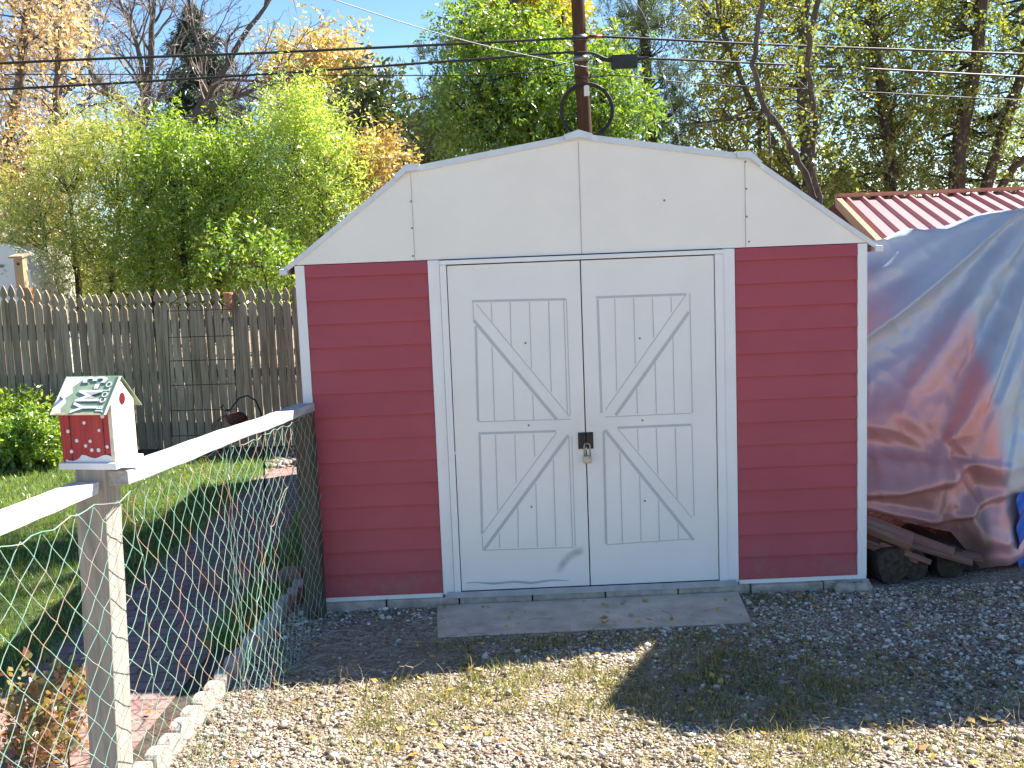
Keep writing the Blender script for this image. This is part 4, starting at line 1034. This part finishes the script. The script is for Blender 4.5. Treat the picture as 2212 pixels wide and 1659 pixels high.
veg('leafy_shrub', 'bright green bushy shrub in the middle behind the fence', 'shrub', 7.3, [([(400, 610), (390, 420)], 7.3, .05, .02), ([(470, 610), (480, 430)], 7.3, .04, .02), ([(330, 610), (320, 440)], 7.3, .04, .02)],
    [(370, 430, 100, 85, 48), (470, 450, 85, 90, 41), (400, 540, 130, 85, 70), (320, 540, 90, 85, 39), (505, 540, 80, 85, 39), (380, 355, 50, 50, 16), (340, 370, 50, 55, 14), (430, 370, 55, 55, 16), (510, 390, 50, 60, 14), (400, 615, 140, 35, 28), (299, 329, 13, 42, 5), (317, 356, 13, 42, 5), (348, 340, 13, 42, 5), (362, 315, 13, 42, 5), (382, 311, 13, 42, 5), (414, 345, 13, 42, 5), (433, 358, 13, 42, 5), (447, 324, 13, 42, 5), (484, 344, 13, 42, 5), (501, 327, 13, 42, 5), (517, 316, 13, 42, 5), (542, 323, 13, 42, 5), (556, 351, 13, 42, 5)], .55, L_green, leaf=0.06, aspect=0.3, ns=7, Ls=.32, nl=14, up=.75, droop=.05, spread=.6, seed=22, group=SG, r0=.012)
veg('lime_shrub', 'tall lime green shrub of upright shoots beside the shed eave', 'shrub', 7.1, [([(650, 610), (640, 330)], 7.1, .05, .02), ([(700, 610), (690, 380)], 7.1, .04, .02), ([(610, 610), (600, 430)], 7.1, .04, .02)],
    [(650, 330, 70, 95, 37), (690, 430, 75, 95, 37), (620, 450, 70, 90, 37), (660, 540, 90, 80, 45), (735, 480, 55, 80, 21), (640, 262, 42, 60, 13), (590, 545, 55, 80, 22), (690, 300, 40, 60, 11), (620, 610, 80, 40, 18), (585, 331, 13, 42, 5), (603, 298, 13, 42, 5), (626, 280, 13, 42, 5), (648, 241, 13, 42, 5), (667, 273, 13, 42, 5), (693, 290, 13, 42, 5), (702, 316, 13, 42, 5), (732, 344, 13, 42, 5), (739, 388, 13, 42, 5), (766, 379, 13, 42, 5)], .5, L_lime, leaf=0.062, aspect=0.25, ns=8, Ls=.36, nl=14, up=.9, droop=.06, spread=.5, seed=23, group=SG, r0=.012)
veg('lime_shoots', 'small bright green sapling leaning over the pickets beside the shed wall', 'shrub', 5.75, [([(575, 615), (560, 540)], 5.75, .012, .006), ([(620, 620), (600, 560)], 5.75, .012, .006)],
    [(490, 540, 28, 45, 9), (560, 560, 45, 50, 14), (600, 590, 36, 40, 10), (615, 560, 25, 40, 7)], .25, L_bush, leaf=.06, aspect=.45, ns=5, Ls=.22, nl=9, up=.3, droop=.3, spread=.7, seed=24, group=SG, r0=.006)
veg('yellow_shrub', 'orange yellow shrub against the left roof slope of the shed', 'shrub', 7.6, [([(800, 600), (800, 420)], 7.6, .03, .012), ([(770, 600), (760, 440)], 7.6, .03, .012)],
    [(800, 380, 45, 60, 22), (765, 420, 35, 50, 16), (830, 370, 35, 45, 12), (785, 335, 40, 45, 10)], .4, L_orange, leaf=.07, aspect=.45, ns=6, Ls=.30, nl=10, up=.8, droop=.1, spread=.5, seed=25, group=SG, r0=.01)
# trees
TG = 'trees around the yard'
veg('golden_tree', 'tan leaved tree with hanging dry leaves at the left edge', 'tree', 9.5, [([(30, 560), (20, 300), (60, 40), (70, -160)], 9.5, .10, .04), ([(20, 420), (120, 250), (128, 60), (150, -120)], 9.5, .06, .03)],
    [(30, 40, 90, 75, 32), (105, 60, 55, 55, 21), (30, 160, 60, 60, 8), (60, 260, 80, 60, 13), (50, 330, 110, 75, 37), (30, 430, 90, 80, 37), (120, 320, 50, 40, 4), (100, 180, 50, 40, 3), (40, -60, 130, 60, 24), (130, 380, 50, 40, 6)], .9, L_tan, leaf=0.085, aspect=.42, ns=6, Ls=.45, nl=10, up=-.1, droop=.6, spread=.8, seed=31, group=TG, bark=M_barkg)
veg('orange_tree', 'orange tan autumn tree seen against the sky left of the utility pole', 'tree', 17, [([(660, 520), (670, 300), (690, 150), (700, 90)], 17, .16, .05), ([(670, 330), (610, 200), (590, 140)], 17, .08, .03), ([(680, 300), (740, 220), (770, 150)], 17, .08, .03)],
    [(640, 130, 62, 50, 29), (720, 120, 60, 48, 27), (680, 180, 80, 60, 35), (625, 215, 30, 40, 5), (740, 190, 50, 60, 19), (690, 250, 80, 50, 21), (765, 130, 30, 40, 8), (620, 110, 20, 20, 3)], 1.2, L_orange, leaf=0.1, aspect=.5, ns=6, Ls=.55, nl=12, up=.2, droop=.25, seed=32, group=TG)
veg('dark_tree', 'dark bronze green tree below the orange crown', 'tree', 14.5, [([(800, 520), (800, 330), (790, 230)], 14.5, .14, .05), ([(800, 360), (850, 290)], 14.5, .07, .03)],
    [(790, 220, 55, 50, 28), (830, 200, 30, 35, 10), (770, 290, 60, 60, 34), (840, 290, 50, 50, 24), (880, 310, 55, 36, 22), (940, 300, 60, 32, 20), (830, 340, 110, 40, 34)], 1.0, L_dark, leaf=.12, aspect=.5, ns=6, Ls=.5, nl=10, up=.1, droop=.3, seed=33, group=TG)
veg('ash_tree', 'green leafy tree with a yellow crown directly behind the shed roof', 'tree', 11.4, [([(1130, 480), (1120, 250), (1110, 60), (1110, -120)], 11.4, .14, .05), ([(1120, 320), (1190, 150), (1220, 20)], 11.4, .08, .03), ([(1120, 300), (1030, 160), (1000, 60)], 11.4, .08, .03), ([(1300, 480), (1310, 260), (1290, 120)], 11.2, .08, .03)],
    [(1020, 60, 70, 70, 32), (1110, 40, 90, 70, 39), (1060, 150, 100, 80, 56), (1160, 150, 90, 85, 53), (1080, 250, 120, 70, 63), (1190, 250, 90, 70, 48), (1000, 240, 55, 55, 19), (1130, 310, 160, 45, 48), (1300, 200, 70, 70, 37), (1330, 260, 75, 45, 29), (1250, 290, 70, 45, 24), (1300, 120, 50, 60, 17)], 1.0, L_ash, leaf=0.09, aspect=.36, ns=7, Ls=.42, nl=13, up=.2, droop=.45, spread=.75, rnd=.35, seed=34, group=TG)
veg('yellow_crown_tree', 'bright yellow topped tree crown left of the utility pole', 'tree', 12.6, [([(1170, 480), (1170, 200), (1160, 20)], 12.6, .12, .05)],
    [(1150, 20, 70, 45, 40), (1090, 10, 50, 40, 20), (1200, 40, 50, 60, 24), (1150, -60, 110, 60, 40)], .8, L_yellow, leaf=.11, aspect=.4, ns=6, Ls=.42, nl=11, up=.2, droop=.4, seed=35, group=TG)
veg('cottonwood', 'yellow green tree with slanting grey limbs right of the utility pole', 'tree', 14.0,
    [([(1748, 560), (1745, 330), (1730, 180), (1740, 20), (1750, -120)], 13.1, .14, .06), ([(1748, 480), (1680, 320), (1625, 230), (1560, 60)], 13.1, .11, .03), ([(1640, 250), (1560, 260), (1470, 270)], 13.1, .045, .015), ([(1720, 400), (1640, 350), (1590, 330)], 13.1, .05, .015)],
    [(1560, 60, 100, 75, 34), (1660, 40, 100, 70, 34), (1570, 170, 90, 60, 22), (1680, 150, 100, 80, 32), (1530, 270, 90, 60, 22), (1610, 320, 90, 50, 24), (1700, 270, 80, 80, 26), (1740, 380, 90, 60, 26), (1470, 335, 80, 36, 9), (1600, -60, 160, 60, 32), (1500, 220, 40, 30, 4)], 1.4, L_cotton, leaf=0.062, aspect=.6, ns=8, Ls=.5, nl=16, up=.15, droop=.3, seed=36, group=TG, bark=M_barkg)
veg('poplar', 'large dark green tree with leaning trunks at the right edge', 'tree', 13.0,
    [([(2060, 560), (2070, 330), (2110, 130), (2130, -120)], 11.9, .17, .08), ([(2090, 560), (2150, 330), (2212, 150), (2240, -60)], 11.9, .12, .06), ([(2120, 470), (2190, 360), (2300, 270)], 11.9, .08, .05), ([(1930, 560), (1920, 300), (1890, 100), (1880, -100)], 12.2, .13, .06)],
    [(1850, 60, 110, 85, 42), (1980, 40, 110, 80, 41), (2110, 60, 110, 90, 38), (1870, 190, 100, 80, 36), (1990, 190, 110, 90, 44), (2120, 210, 110, 90, 36), (1880, 320, 100, 80, 35), (2000, 330, 110, 70, 36), (2120, 330, 100, 60, 23), (1960, 420, 150, 40, 25), (2230, 120, 60, 120, 19), (1950, -70, 240, 60, 38), (2270, 330, 80, 80, 14), (1800, 400, 60, 40, 12)], 1.5, L_cottong, leaf=0.062, aspect=.6, ns=8, Ls=.5, nl=16, up=.15, droop=.35, seed=37, group=TG)
rngx = np.random.default_rng(77)
ext = np.array([4.9, 5.0, 9.2])+unit(rngx.normal(size=(150, 3)))*rngx.uniform(.3, 1, (150, 1))**.4*np.array([2.0, 1.45, 1.7])  # extra high crown out of view, placed to shade the left yard
veg('elm', 'slender dark trunked tree just behind the right roof slope of the shed', 'tree', 6.2, [([(1800, 560), (1772, 450), (1728, 350), (1690, 285), (1648, 225), (1625, 140), (1640, 40), (1665, -60)], [6.2, 6.2, 6.2, 6.1, 6.1, 6.0, 6.0, 5.9], .040, .024), ([(1772, 450), (1755, 350), (1760, 250), (1742, 150), (1756, 40), (1790, -120), (1890, -620), (1900, -900)], [6.2, 6.1, 6.1, 6.0, 5.9, 5.7, 5.2, 5.0], .030, .03), ([(1660, 240), (1600, 246), (1540, 268), (1490, 272)], [6.1, 6.1, 6.2, 6.2], .016, .006)],
    [(1760, 20, 50, 50, 5), (1800, 300, 45, 60, 4), (1720, 200, 45, 50, 6)], .4, L_cottong, leaf=0.05, aspect=.55, ns=6, Ls=.5, nl=12, up=.1, droop=.3, seed=38, bark=M_bark, group=TG, extra=ext)

# conifers
def pine(name, label, Y, trunk, tufts, dy, mat, ntuft, needle, width, seed, spreadz=.3, twig=.35):
    rng = np.random.default_rng(seed); wood_ = MB(); T = []
    for px, y_, a, b in trunk: T += trunk_poly(wood_, px, y_, a, b, GZ)
    root = thing(name, T[0], label, 'tree', TG); C, O = blob_points(tufts, Y, dy, rng)
    connect(wood_, T[1:], C, rng, .02)
    wood_.build('trunk', M_bark, root, smooth=True)
    n = len(C)*ntuft; c = np.repeat(C, ntuft, 0)+rng.normal(size=(n, 3))*twig*np.array([1, 1, .55]); d0 = unit(np.repeat(O, ntuft, 0)*.7+rng.normal(size=(n, 3))*.5+np.array([0, 0, .45]))
    K = 26; P = np.repeat(c, K, 0)+np.repeat(d0, K, 0)*rng.uniform(-.10, .10, (n*K, 1)); ax = unit(np.repeat(d0, K, 0)*.9+rng.normal(size=(n*K, 3))*.55)
    ln = needle*rng.uniform(.7, 1.2, n*K); V, F = leaf_quads(P, ax, ln, np.full(n*K, width), rng)
    npmesh('crown', V, F, mat, root); return root
pine('pine_tree', 'blue green long needled pine tree flanking the leafy tree behind the shed', 12.6, [([(1420, 520), (1400, 200), (1380, -80)], 12.8, .15, .06), ([(1000, 520), (990, 300), (975, 180)], 12.3, .08, .02)],
     [(1370, 30, 60, 50, 18), (1420, 40, 50, 40, 14), (1440, 130, 60, 40, 10), (1420, 190, 80, 40, 16), (1400, 270, 80, 36, 16), (1465, 215, 40, 30, 8), (960, 120, 30, 30, 6), (950, 210, 32, 50, 14), (950, 285, 50, 36, 16), (945, 255, 40, 30, 8), (1340, 90, 50, 60, 14), (1400, -50, 90, 50, 18), (1455, 300, 50, 30, 8)], .8, L_pine, 4, .17, .011, 41, twig=.2)
def spruce(name, label, Y, u, vtop, vbot, ru, seed):
    rng = np.random.default_rng(seed); top = at(u, vtop, Y); bot = at(u, vbot, Y); h = top[2]-bot[2]; Rm = abs(at(u+ru, vbot, Y)[0]-bot[0])
    root = thing(name, (top[0], Y, GZ), label, 'tree', TG)
    wd = MB().tube([(top[0], Y, GZ), (top[0], Y, bot[2]), tuple(top)], [.16, .11, .015], 9); PA, AX, LN = [], [], []
    n = 210
    for k in range(n):
        f = (k+.5)/n; z = top[2]-h*f; r = Rm*(f**.8)*rng.uniform(.55, 1.15); a = rng.uniform(0, 2*math.pi); o_ = np.array([math.cos(a), math.sin(a), 0])
        s = np.array([top[0], Y, z]); e = s+o_*r+np.array([0, 0, -.28*r+.10*r*r])
        wd.tube([s, (s+e)/2+np.array([0, 0, -.05*r]), e], [.018, .012, .005], 4, False)
        m_ = int(30+110*f); t = rng.uniform(.15, 1, m_)[:, None]; q = s+(e-s)*t+rng.normal(size=(m_, 3))*np.array([.12, .12, .07])*(.4+r*.35)
        for rep in range(5): PA.append(q+rng.normal(size=q.shape)*.04); AX.append(unit(o_*.6+rng.normal(size=(m_, 3))*.45+np.array([0, 0, -.5]))); LN.append(rng.uniform(.07, .14, m_))
    wd.build('trunk', M_bark, root, smooth=True)
    V, F = leaf_quads(np.concatenate(PA), np.concatenate(AX), np.concatenate(LN), np.full(sum(len(x) for x in LN), .022), rng); npmesh('crown', V, F, L_spruce, root)
spruce('spruce_tree', 'dark spruce tree standing behind the bare branches', 19.5, 415, 15, 520, 250, 51)
spruce('spruce_tree', 'dark low conifer between the bronze tree and the leafy tree', 17.5, 905, 285, 520, 90, 52)

# bare trees
def bare(name, label, Y, limbs, seed, levels=3, dens=1.0, tlen=1.0):
    rng = random.Random(seed); mb = MB(); tw = MB(); base = None
    def grow(P, r0, lvl, ln):
        n = len(P); cnt = int((5 if lvl == 1 else 5 if lvl == 2 else 4)*dens*(1.6 if lvl == 1 else 1))
        for k in range(cnt):
            f = rng.uniform(.25 if lvl == 1 else .15, .98); i = min(n-2, int(f*(n-1))); fr = f*(n-1)-i
            p = P[i].lerp(P[i+1], fr); t = (P[i+1]-P[i]).normalized()
            s = t.cross(Vector((rng.gauss(0, 1), rng.gauss(0, 1), rng.gauss(0, 1)))).normalized()
            d = (t*.75+s*.75+Vector((0, 0, .12))).normalized(); l = ln*rng.uniform(.5, 1.1); pts = [p]
            for q in range(5):
                d = (d+Vector((rng.gauss(0, .16), rng.gauss(0, .16), rng.gauss(.03, .14)))).normalized(); pts.append(pts[-1]+d*l/5)
            r = r0*(.42 if lvl == 1 else .5); rads = [max(.0045, r*(1-.8*q/5)) for q in range(6)]
            (mb if lvl == 1 else tw).tube(pts, rads, 5 if lvl < 2 else 3, False)
            if lvl < levels: grow(pts, r, lvl+1, ln*.55)
    root = None
    polys = []
    for px, ra, rb in limbs:
        P = [Vector(at(u, v, Y+dy)) for u, v, dy in px]
        if root is None:
            root = thing(name, (P[0].x, P[0].y, GZ), label, 'tree', TG); P = [Vector((P[0].x, P[0].y, GZ))]+P
        Q = []
        for a, b in zip(P[:-1], P[1:]):
            for k in range(3): Q.append(a.lerp(b, k/3)+Vector((rng.uniform(-.04, .04), 0, 0)))
        Q.append(P[-1]); n = len(Q)
        mb.tube(Q, [ra+(rb-ra)*i/(n-1) for i in range(n)], 9); polys.append((Q[3:] if px is limbs[0][0] else Q, ra))
    for Q, ra in polys: grow(Q, ra*.8, 1, 1.5*tlen)
    mb.build('trunk', M_barkg, root, smooth=True); tw.build('twigs', M_twig, root); return root
bare('bare_tree', 'large leafless tree with spreading grey limbs against the sky', 15.5,
     [([(305, 520, 0), (298, 360, 0), (296, 280, 0)], .15, .12), ([(296, 280, 0), (255, 215, .3), (200, 160, .6), (185, 60, .8), (175, -60, .8)], .10, .03), ([(298, 285, 0), (318, 190, -.3), (330, 60, -.5), (332, -80, -.5)], .09, .03), ([(330, 440, 0), (352, 360, .2), (400, 270, .4), (475, 170, .6), (540, 60, .8), (590, -10, 1)], .12, .03),
      ([(400, 270, .4), (470, 225, 0), (560, 190, -.3), (620, 175, -.5)], .06, .02), ([(255, 215, .3), (180, 180, -.5), (110, 190, -.8)], .05, .015), ([(318, 190, -.3), (290, 90, -.8), (255, -10, -1)], .06, .02), ([(440, 215, .5), (430, 110, .3), (400, -30, .2)], .06, .02), ([(300, 300, 0), (240, 290, -.6), (190, 310, -.9)], .05, .015)], 61, 3, 1.15)
bare('bare_tree', 'small leafless tree beside the tall lime shrub', 16.5, [([(640, 520, 0), (610, 400, 0), (640, 320, 0)], .09, .06), ([(610, 400, 0), (560, 330, .3), (540, 260, .3)], .05, .02), ([(640, 320, 0), (700, 250, .2)], .05, .02), ([(640, 320, 0), (640, 240, -.2)], .04, .015), ([(600, 420, 0), (540, 400, .4), (490, 360, .5)], .05, .015)], 62, 3, 1.0, .8)
bare('bare_tree', 'slim dark trunked tree with few dry leaves near the left edge', 11.5, [([(135, 540, 0), (128, 300, 0), (130, 120, 0), (138, -60, 0)], .075, .05), ([(128, 260, 0), (60, 200, .3), (10, 170, .4)], .035, .012), ([(130, 200, 0), (190, 130, .2), (215, 60, .3)], .035, .012), ([(130, 130, 0), (90, 60, .2), (70, -30, .2)], .035, .012), ([(128, 280, 0), (190, 230, .2), (240, 215, .2)], .03, .012)], 63, 3, 1.0, .7)

# far woods that read as one mass behind everything
rngf = np.random.default_rng(90); n = 900
xs = rngf.uniform(-26, 34, n); ys = rngf.uniform(24, 34, n); zs = rngf.uniform(0, 1, n)**1.2*(2.6+1.3*np.sin(xs*.7)+.9*np.sin(xs*1.9+1))
Cw = np.stack([xs, ys, zs], 1); V, F = sprays(Cw, unit(rngf.normal(size=(n, 3))), rngf, 6, 1.1, 12, .28, .55, .3, .3)
o = npmesh('woods', V, F, L_dark); tag(o, 'dark far line of trees low behind the yard', 'woods', kind='stuff')

# garden plants
veg('azalea_bush', 'rounded yellow green bush in front of the fence at the left edge', 'shrub', 4.6, [([(70, 1000), (70, 930)], 4.6, .02, .01), ([(20, 1000), (20, 950)], 4.6, .02, .01), ([(105, 1000), (105, 930)], 4.6, .015, .008)],
    [(85, 935, 48, 45, 34), (40, 960, 50, 40, 30), (5, 950, 40, 45, 22), (105, 970, 30, 32, 16), (60, 985, 60, 20, 16), (-40, 950, 40, 50, 14)], .25, L_bush, leaf=.05, aspect=.5, ns=6, Ls=.10, nl=10, up=.5, droop=.0, seed=71, group='garden plants', r0=.006, jit=.012)
veg('dark_bush', 'dark leafy plant against the pickets behind the yellow green bush', 'shrub', 4.95, [([(40, 980), (40, 900)], 4.95, .02, .01)],
    [(20, 890, 55, 40, 24), (75, 895, 40, 32, 14), (-30, 900, 40, 50, 14)], .15, L_green, leaf=.055, aspect=.4, ns=6, Ls=.14, nl=9, up=.4, droop=.2, seed=72, group='garden plants', r0=.006)
veg('rose_bush', 'low rose bush with red and green leaves behind the near netting', 'shrub', -1.85, [([(90, 1700), (80, 1560)], -1.85, .006, .003), ([(60, 1700), (40, 1560)], -1.85, .006, .003), ([(140, 1700), (150, 1540)], -1.85, .006, .003), ([(110, 1700), (100, 1480)], -1.85, .005, .003)],
    [(60, 1530, 55, 65, 15), (140, 1540, 50, 70, 14), (40, 1600, 60, 45, 10), (120, 1620, 70, 35, 8), (100, 1470, 70, 30, 6), (160, 1450, 25, 20, 2)], .18, L_rose, leaf=.034, aspect=.6, ns=4, Ls=.07, nl=6, up=.4, droop=.1, seed=73, group='garden plants', r0=.0035, jit=.01)

# ---------------------------------------------------------------- grass, gravel, litter
def vnoise(x, y, s, seed):
    return np.array([mnoise.noise(Vector((a*s+seed, b*s-seed, seed*.37))) for a, b in zip(x, y)])
def inpoly(x, y, poly):
    c = np.zeros(len(x), bool); n = len(poly)
    for i in range(n):
        x1, y1 = poly[i]; x2, y2 = poly[(i+1) % n]
        c ^= ((y1 > y) != (y2 > y)) & (x < (x2-x1)*(y-y1)/(y2-y1+1e-12)+x1)
    return c
def blades(name, x, y, h, wd, mat, rng, lean=.5, z=GZ):
    n = len(x); a = rng.uniform(0, 2*math.pi, n); b = rng.uniform(0, 2*math.pi, n); l = rng.uniform(.1, lean, n)
    p = np.stack([x, y, np.full(n, z)], 1); w_ = np.stack([np.cos(a), np.sin(a), np.zeros(n)], 1)*wd[:, None]*.5
    tip = p+np.stack([np.cos(b)*l*h, np.sin(b)*l*h, h*np.sqrt(1-l**2*.6)], 1); mid = p*.45+tip*.55+np.stack([0*h, 0*h, .10*h], 1)
    V = np.stack([p-w_, p+w_, mid+w_*.7, tip, mid-w_*.7], 1).reshape(-1, 3)
    k = np.arange(n)*5; F = np.stack([k, k+1, k+2, k+3, k+4], 1)
    o = npmesh(name, V, F, mat); return o
L_grass = leafmat('lawn_grass', [(0, (0.070, 0.135, 0.020)), (.45, (0.140, 0.230, 0.034)), (.8, (0.266, 0.324, 0.061)), (1, (0.504, 0.432, 0.176))], .4, big=1.5)
L_weed = leafmat('weedy_grass', [(0, (.055, .085, .02)), (.35, (.13, .15, .045)), (.6, (.28, .25, .11)), (1, (.46, .37, .21))], .4, big=2)
rg = np.random.default_rng(100)
n = 60000; x = rg.uniform(-5.2, -1.05, n); y = 5.0-8.0*rg.uniform(0, 1, n)**1.0
k = inpoly(x, y, [(-7, -6), (-1.33, -6), (-1.26, -1.5), (-1.12, 1.6), (-1.0, 4.7), (-3.1, 4.75), (-7, 6)]); x, y = x[k], y[k]
o = blades('grass', x, y, rg.uniform(.03, .075, len(x)), rg.uniform(.004, .008, len(x)), L_grass, rg, .8); tag(o, 'short green lawn grass', 'grass', kind='stuff')
n = 9000; x = rg.uniform(-.6, -.1, n); y = rg.uniform(-.6, 4.4, n); k = (x < edgx(np.minimum(y, .3))-.02)*(x > -.5+.03*np.sin(y*5)) > 0; x, y = x[k], y[k]
o = blades('bed_grass', x, y, rg.uniform(.03, .10, len(x)), rg.uniform(.004, .008, len(x)), L_grass, rg, .8); tag(o, 'dark green grass between the brick path and the shed', 'grass', kind='stuff')
# weeds in the gravel
def weed_density(x, y):
    d = np.clip((vnoise(x, y, 2.1, 3.3)-.02)*2.2, 0, 1)*.6
    d += np.exp(-((x-1.25)/.42)**2-((y+.66)/.09)**2)*1.2
    d += np.exp(-((x-1.0)/.75)**2-((y+1.25)/.24)**2)*1.1
    d += np.exp(-((x-2.15)/.55)**2-((y+1.38)/.30)**2)*2.0+np.exp(-((x-2.0)/.30)**2-((y+.95)/.16)**2)*.9
    d += np.exp(-((x-2.2)/.6)**2-((y+1.93)/.10)**2)*.9
    d += np.exp(-((x-2.37)/.06)**2-((y+.10)/.05)**2)*1.5
    d *= (y < -.57) | (x > 2.32)
    d *= np.where((x < .5) & (y > -1.1), .12, 1)
    return d
n = 90000; x = rg.uniform(-.25, 3.9, n); y = rg.uniform(-3.0, -.1, n); dn = weed_density(x, y)*(.55+.9*vnoise(x, y, 9, 1.7)); k = (rg.uniform(0, 1, n) < dn) & (x > edgx(y)+.05); x, y = x[k], y[k]
o = blades('weeds', x, y, rg.uniform(.018, .052, len(x)), rg.uniform(.003, .006, len(x)), L_weed, rg, .95); tag(o, 'patchy weedy grass growing through the gravel', 'grass', kind='stuff')

ICO_V = None
def ico():
    bm = bmesh.new(); bmesh.ops.create_icosphere(bm, subdivisions=1, radius=1); bm.verts.ensure_lookup_table()
    v = np.array([tuple(p.co) for p in bm.verts]); f = np.array([[q.index for q in p.verts] for p in bm.faces]); bm.free(); return v, f
def pebbles(name, x, y, r, mat, rng, sink=.35, zoff=0.0):
    v, f = ico(); n = len(x); S = np.stack([rng.uniform(.7, 1.35, n), rng.uniform(.6, 1.15, n), rng.uniform(.38, .75, n)], 1)*r[:, None]
    a = rng.uniform(0, 2*math.pi, n); tl = rng.uniform(-.45, .45, n)
    P = v[None]*(1+rng.uniform(-.16, .16, (n, len(v), 1)))*S[:, None]
    ca, sa = np.cos(a)[:, None], np.sin(a)[:, None]; ct, st = np.cos(tl)[:, None], np.sin(tl)[:, None]
    X, Y_, Z = P[..., 0], P[..., 1], P[..., 2]; Y2 = Y_*ct-Z*st; Z2 = Y_*st+Z*ct
    Q = np.stack([X*ca-Y2*sa+x[:, None], X*sa+Y2*ca+y[:, None], Z2+(GZ+zoff+S[:, 2]*(1-2*sink*rng.uniform(.2, 1, n)))[:, None]], -1)
    F = (f[None]+(np.arange(n)*len(v))[:, None, None]).reshape(-1, 3)
    return npmesh(name, Q.reshape(-1, 3), F, mat)
M_peb = islandmat('gravel_stones', [(0, (.09, .062, .045)), (.14, (.20, .15, .11)), (.34, (.31, .25, .19)), (.54, (.38, .29, .205)), (.66, (.46, .395, .315)), (.80, (.58, .515, .425)), (.90, (.72, .665, .57)), (1, (.82, .78, .69))])
n = 185000; x = rg.uniform(-.45, 4.5, n); y = -.05-3.2*rg.uniform(0, 1, n)
dirt = np.clip(np.exp(-((x-.45)/.62)**2-((y+.62)/.50)**2)*1.5, 0, .955)
pr = (1-dirt)*np.clip(1.05-.75*weed_density(x, y), .18, 1)*np.clip(.62+.75*vnoise(x, y, 1.6, 8.1)+.35*vnoise(x, y, 5, 2.1), .12, 1)
k = (rg.uniform(0, 1, n) < pr) & (x > edgx(y)+.05) & ~((x > .64) & (x < 2.31) & (y > -.535+.05*vnoise(x, y, 7, 2.2))); x, y = x[k], y[k]
r = np.clip(np.exp(rg.normal(-5.12, .43, len(x))), .0030, .022)
o = pebbles('gravel', x, y, r, M_peb, rg); tag(o, 'loose gravel of small mixed stones', 'gravel', kind='stuff')
M_bedst = islandmat('bed_stone', [(0, (.10, .08, .065)), (.5, (.22, .185, .155)), (1, (.38, .33, .28))])
# stone bed by the fence
n = 420; x = rg.uniform(-1.15, -.2, n); y = rg.uniform(4.05, 4.9, n)
o = pebbles('bed_stones', x, y, rg.uniform(.02, .055, len(x)), M_bedst, rg, .2); tag(o, 'loose stones along the foot of the picket fence', 'stones', kind='stuff')
# fallen leaves and dry stalks
M_fall = leafmat('fallen_leaf', [(0, (.22, .10, .03)), (.4, (.36, .20, .05)), (.7, (.48, .34, .06)), (1, (.42, .36, .22))], .25)
n = 520; x = rg.uniform(-.2, 4.0, n); y = rg.uniform(-2.6, -.1, n); k = x > edgx(y)+.06; x, y = x[k], y[k]
n2 = 300; x = np.concatenate([x, rg.uniform(-3.6, -.5, n2)]); y = np.concatenate([y, rg.uniform(-1.8, 4.6, n2)]); n = len(x)
p = np.stack([x, y, GZ+.016+rg.uniform(0, .012, n)], 1); a = rg.uniform(0, 2*math.pi, n); ax = unit(np.stack([np.cos(a), np.sin(a), rg.uniform(-.15, .35, n)], 1))
ln = rg.uniform(.018, .05, n); rz = np.stack([rg.normal(size=n)*.25, rg.normal(size=n)*.25, np.ones(n)], 1); w_ = unit(np.cross(ax, rz)); wd = (ln*rg.uniform(.4, .75, n))[:, None]*.5
V = np.stack([p, p+ax*ln[:, None]*.45+w_*wd, p+ax*ln[:, None], p+ax*ln[:, None]*.45-w_*wd], 1).reshape(-1, 3)
o = npmesh('fallen_leaves', V, np.arange(4*n).reshape(n, 4), M_fall); tag(o, 'fallen yellow and brown leaves on the ground', 'leaves', kind='stuff')
M_straw = islandmat('dry_straw', [(0, (.20, .14, .09)), (.5, (.36, .27, .17)), (1, (.50, .42, .30))])
mb = MB()
def stalk(x, y, h, rr):
    d = Vector((rr.uniform(-.5, .5), rr.uniform(-.5, .5), 1)); p = Vector((x, y, GZ+.005)); pts = [p]
    for k in range(4): d = d+Vector((rr.gauss(0, .3), rr.gauss(0, .3), -.12*k)); pts.append(pts[-1]+d.normalized()*h/4)
    mb.tube(pts, [.0018, .0016, .0014, .0011, .0008], 4, False)
    if rr.random() < .5:
        e = pts[2]+Vector((rr.uniform(-1, 1), rr.uniform(-1, 1), .5)).normalized()*h*.35; mb.tube([pts[2], e], [.0012, .0007], 3, False)
rr = random.Random(5)
for _ in range(46): stalk(rr.uniform(.2, 1.9), -1.12+rr.gauss(0, .10), rr.uniform(.05, .15), rr)
for _ in range(40): stalk(rr.uniform(1.6, 3.1), -1.85+rr.gauss(0, .10), rr.uniform(.05, .13), rr)
for _ in range(420):   # lying straw
    x, y = rr.uniform(-.2, 3.2), rr.uniform(-2.3, -.3)
    if x < edgx(y)+.08: continue
    if _ < 60: x, y = rr.uniform(-.05, .4), rr.uniform(-1.2, -.3)
    a = rr.uniform(0, 6.28); l = rr.uniform(.03, .14) if _ > 70 else rr.uniform(.1, .24); P = [Vector((x+math.cos(a)*l*t+.01*math.sin(t*3+a), y+math.sin(a)*l*t, GZ+.014+.006*math.sin(t*3))) for t in (0, .33, .66, 1)]
    mb.tube(P, .0014, 4, False)
o = mb.build('dry_stalks', M_straw); tag(o, 'dry brown weed stalks and straw on the gravel', 'weeds', kind='stuff')
for i, (u, v) in enumerate(((1905, 1262), )): pass
